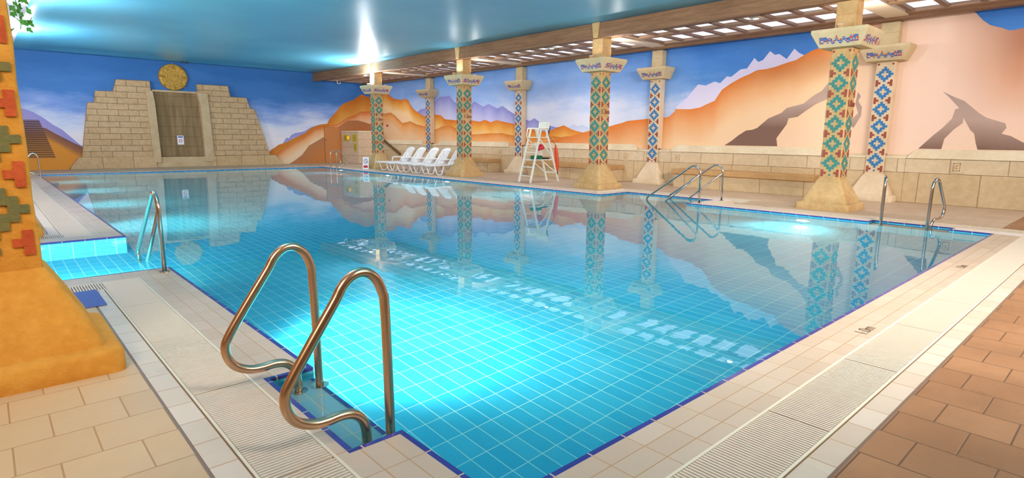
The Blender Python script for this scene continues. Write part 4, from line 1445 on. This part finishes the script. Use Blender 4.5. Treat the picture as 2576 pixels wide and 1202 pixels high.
# ------------------------------------------------------------------ loungers
def slab_rot(mb, cx, cz, ang, u0, u1, y0, y1, th):
    c, s = cos(ang), sin(ang)
    P = lambda u, w: (cx + u * c - w * s, cz + u * s + w * c)
    poly = [P(u0, 0), P(u1, 0), P(u1, th), P(u0, th)]
    mb.prism(poly, 1, y0, y1)
def make_lounger(label, loc, rz):
    """foot end at x=0, head towards +x"""
    t = thing('sun_lounger', label, 'sun lounger', loc, rz, 'white plastic loungers in a row')
    mb = MB()
    for s in (-1, 1):
        mb.tube(arc_path([(0.0, s * .20, .36), (.02, s * .31, .37), (1.9, s * .31, .36)], .09, 4), .022, 8)
    mb.tube([(0.0, -.2, .36), (0.0, .2, .36)], .022, 8)
    mb.tube([(1.9, -.31, .36), (1.9, .31, .36)], .022, 8)
    mb.build('frame', M_white, t, smooth=True)
    mb = MB()
    for i in range(18):
        mb.box(.05 + .066 * i, .05 + .066 * i + .048, -.29, .29, .355, .375)
    mb.build('seat', M_white, t)
    mb = MB()
    a = radians(52)
    for i in range(7):
        y = -.24 + .08 * i
        slab_rot(mb, 1.22, .37, a, .07, .70, y - .025, y + .025, .016)
    slab_rot(mb, 1.22, .37, a, 0, .09, -.28, .28, .02)
    c, s_ = cos(a), sin(a)
    pts = []
    for k in range(9):
        th = pi * k / 8
        pts.append((-.28 * cos(th), .66 + .12 * sin(th)))
    ring0, ring1 = [], []
    poly = [(-.28, .64)] + pts + [(.28, .64)]
    for (yy, uu) in poly:
        ring0.append((1.22 + uu * c, yy, .37 + uu * s_)); ring1.append((1.22 + uu * c - .02 * s_, yy, .37 + uu * s_ + .02 * c))
    mb.loops([ring0, ring1])
    for yy in (-.285, .265):
        slab_rot(mb, 1.22, .37, a, 0, .68, yy, yy + .02, .03)
    mb.build('backrest', M_white, t, bevel=.003)
    for s in (-1, 1):
        mb = MB()
        mb.tube(arc_path([(.86, s * .34, .37), (.90, s * .35, .56), (1.36, s * .35, .56), (1.5, s * .34, .38)], .07, 5), .024, 8)
        mb.build('armrest', M_white, t, smooth=True)
    for x in (.38, 1.42):
        for s in (-1, 1):
            mb = MB()
            mb.tube(arc_path([(x - .18, s * .27, .36), (x - .06, s * .28, .02), (x + .14, s * .28, .02), (x + .26, s * .27, .36)], .10, 6), .024, 8)
            mb.build('leg', M_white, t, smooth=True)
    mb = MB(); mb.bar((1.36, 0, .32), (1.55, 0, .72), .30, .02, (0, 1, 0)); mb.build('back_prop', M_white, t)
    return t
lz = [(12.35, 22.0, 0.0, 'farthest of the row, by the column with the poolside board'), (12.28, 21.05, 0.0, 'second farthest of the row'), (12.32, 20.15, 0, 'middle one of the row'), (12.3, 19.28, 0, 'second nearest of the row'), (12.3, 18.38, 0, 'nearest of the row, half hidden behind the 1.5m column')]
protoL = None
for x, y, rz, w in lz:
    lab = 'white plastic sun lounger, ' + w
    if protoL is None:
        protoL = make_lounger(lab, (x, y, 0), rz)
    else:
        dup(protoL, (x, y, 0), rz, lab)

# ------------------------------------------------------------------ lifeguard chair
t = thing('lifeguard_chair', 'tall cream metal lifeguard chair on the right deck', 'lifeguard chair', (13.5, 13.62, 0))
W0, W1 = .27, .235
for s in (-1, 1):
    mb = MB(); mb.bar((-.60, s * W0, 0), (-.12, s * W1, 1.74), .045, .06, (1, 0, 0)); mb.build('leg', M_cream_metal, t, bevel=.006)
    mb = MB(); mb.bar((.70, s * W0, 0), (.10, s * W1, 1.74), .045, .06, (1, 0, 0)); mb.build('leg', M_cream_metal, t, bevel=.006)
for i, z in enumerate((.22, .50, .97, 1.22)):
    x = -.60 + .48 * z / 1.74
    mb = MB(); mb.bar((x, -.26, z), (x, .26, z), .05, .025); mb.build('rung', M_cream_metal, t)
for z in (.30,):
    x = .70 - .60 * z / 1.74
    mb = MB(); mb.bar((x, -.26, z), (x, .26, z), .03, .04); mb.build('rung', M_cream_metal, t)
mb = MB(); mb.box(-.42, .46, -.25, .25, .72, .745); mb.build('shelf', M_cream_metal, t, bevel=.004)
mb = MB(); mb.box(-.30, .16, -.24, .24, 1.43, 1.46); mb.build('seat', M_cream_metal, t, bevel=.006)
mb = MB(); mb.bar((.16, -.2, 1.44), (.24, -.2, 1.92), .03, .02, (0, 1, 0)); mb.bar((.16, .2, 1.44), (.24, .2, 1.92), .03, .02, (0, 1, 0))
for q in range(1): mb.prism([(.215, 1.68), (.24, 1.68), (.285, 1.94), (.26, 1.94)], 1, -.24, .24)
mb.build('backrest', M_cream_metal, t, bevel=.004)
for s in (-1, 1):
    mb = MB()
    mb.tube(arc_path([(-.30, s * .245, 1.46), (-.26, s * .245, 1.73), (.22, s * .245, 1.73)], .06, 5), .022, 10)
    mb.build('armrest', M_cream_metal, t, smooth=True)
    mb = MB(); mb.bar((-.2, s * .25, 1.40), (.48, s * .262, .72), .03, .03); mb.bar((-.1, s * .25, .72), (.58, s * .268, .30), .03, .03); mb.build('brace', M_cream_metal, t)
mb = MB(); mb.tube(arc_path([(.18, -.25, 1.5), (.30, -.25, 1.78), (.30, .25, 1.78), (.18, .25, 1.5)], .08, 5), .014, 8); mb.build('back_hoop', M_black, t, smooth=True)

t = thing('rescue_tube', 'red rescue tube hanging from the back of the lifeguard chair', 'rescue tube', (14.10, 13.3, .25))
mb = MB()
rings = []
for k in range(13):
    u = k / 12
    z = .10 + u * .86
    r = .075 * min(1, .35 + 3 * min(u, 1 - u))
    rings.append([(-.12 * u + r * .6 * cos(2 * pi * i / 14), r * sin(2 * pi * i / 14), z) for i in range(14)])
mb.loops(rings); mb.build('float', M_redp, t, smooth='auto')
mb = MB(); mb.tube([(-.12, 0, .95), (-.3, .12, 1.22), (-.38, .1, 1.45)], .008, 6); mb.build('strap', M_black, t)
mb = MB(); mb.cyl((0, 0), .014, -.0, .10, 8); mb.build('tip', M_black, t)
mb = MB(); mb.loops([[(r * cos(2 * pi * i / 18), r * sin(2 * pi * i / 18), z) for i in range(18)] for z, r in ((0, .05), (.02, .055), (.16, .10), (.18, .105))])
o = mb.build('loudhailer', M_signred, loc=(13.33, 13.45, 1.06), smooth='auto'); o.rotation_euler = (0, radians(60), 0); tag(o, 'red loudhailer hanging inside the lifeguard chair frame', 'loudhailer')
mb = MB(); mb.box(-.17, .17, -.13, .13, 0, .12)
tag(mb.build('kit_bag', M_green, loc=(13.36, 13.55, .746), bevel=.03, seg=3), 'green kit bag on the shelf of the lifeguard chair', 'bag')
mb = MB(); mb.box(-.12, .12, -.08, .08, 0, .05)
tag(mb.build('black_case', M_black, loc=(13.72, 13.5, .746), bevel=.01), 'flat black case beside the green bag on the chair shelf', 'case')

# ------------------------------------------------------------------ ivy hanging beside the left column
rnd = random.Random(11)
mb = MB()
strands = []
base = [(0.54, 10.48, 3.66), (0.56, 10.5, 3.4), (0.55, 10.46, 3.2), (0.60, 10.45, 3.0), (0.57, 10.47, 2.82)]
mb.tube(base, .006, 5)
mb.tube([(0.2, 10.6, 3.65), (0.54, 10.48, 3.66)], .008, 5)
for k in range(46):
    u = k / 46
    i = min(3, int(u * 4)); f = u * 4 - i
    b0, b1 = Vector(base[i]), Vector(base[i + 1])
    c = b0.lerp(b1, f) + Vector((rnd.uniform(-.10, .12), rnd.uniform(-.06, .06), rnd.uniform(-.04, .04)))
    s = rnd.uniform(.035, .06)
    ax = Vector((rnd.uniform(-1, 1), rnd.uniform(-1, 1), rnd.uniform(-.2, .6))).normalized()
    a = ax.orthogonal().normalized(); b = ax.cross(a)
    pts = [(0, -1), (.45, -.6), (.9, -.15), (.4, .1), (.35, .55), (0, 1.1), (-.35, .55), (-.4, .1), (-.9, -.15), (-.45, -.6)]
    mb.face([c + a * (x * s) + b * (y * s) for x, y in pts])
tag(mb.build('hanging_ivy', M_leaf, fix=False), 'green ivy strand hanging beside the top of the left ochre column', 'ivy')
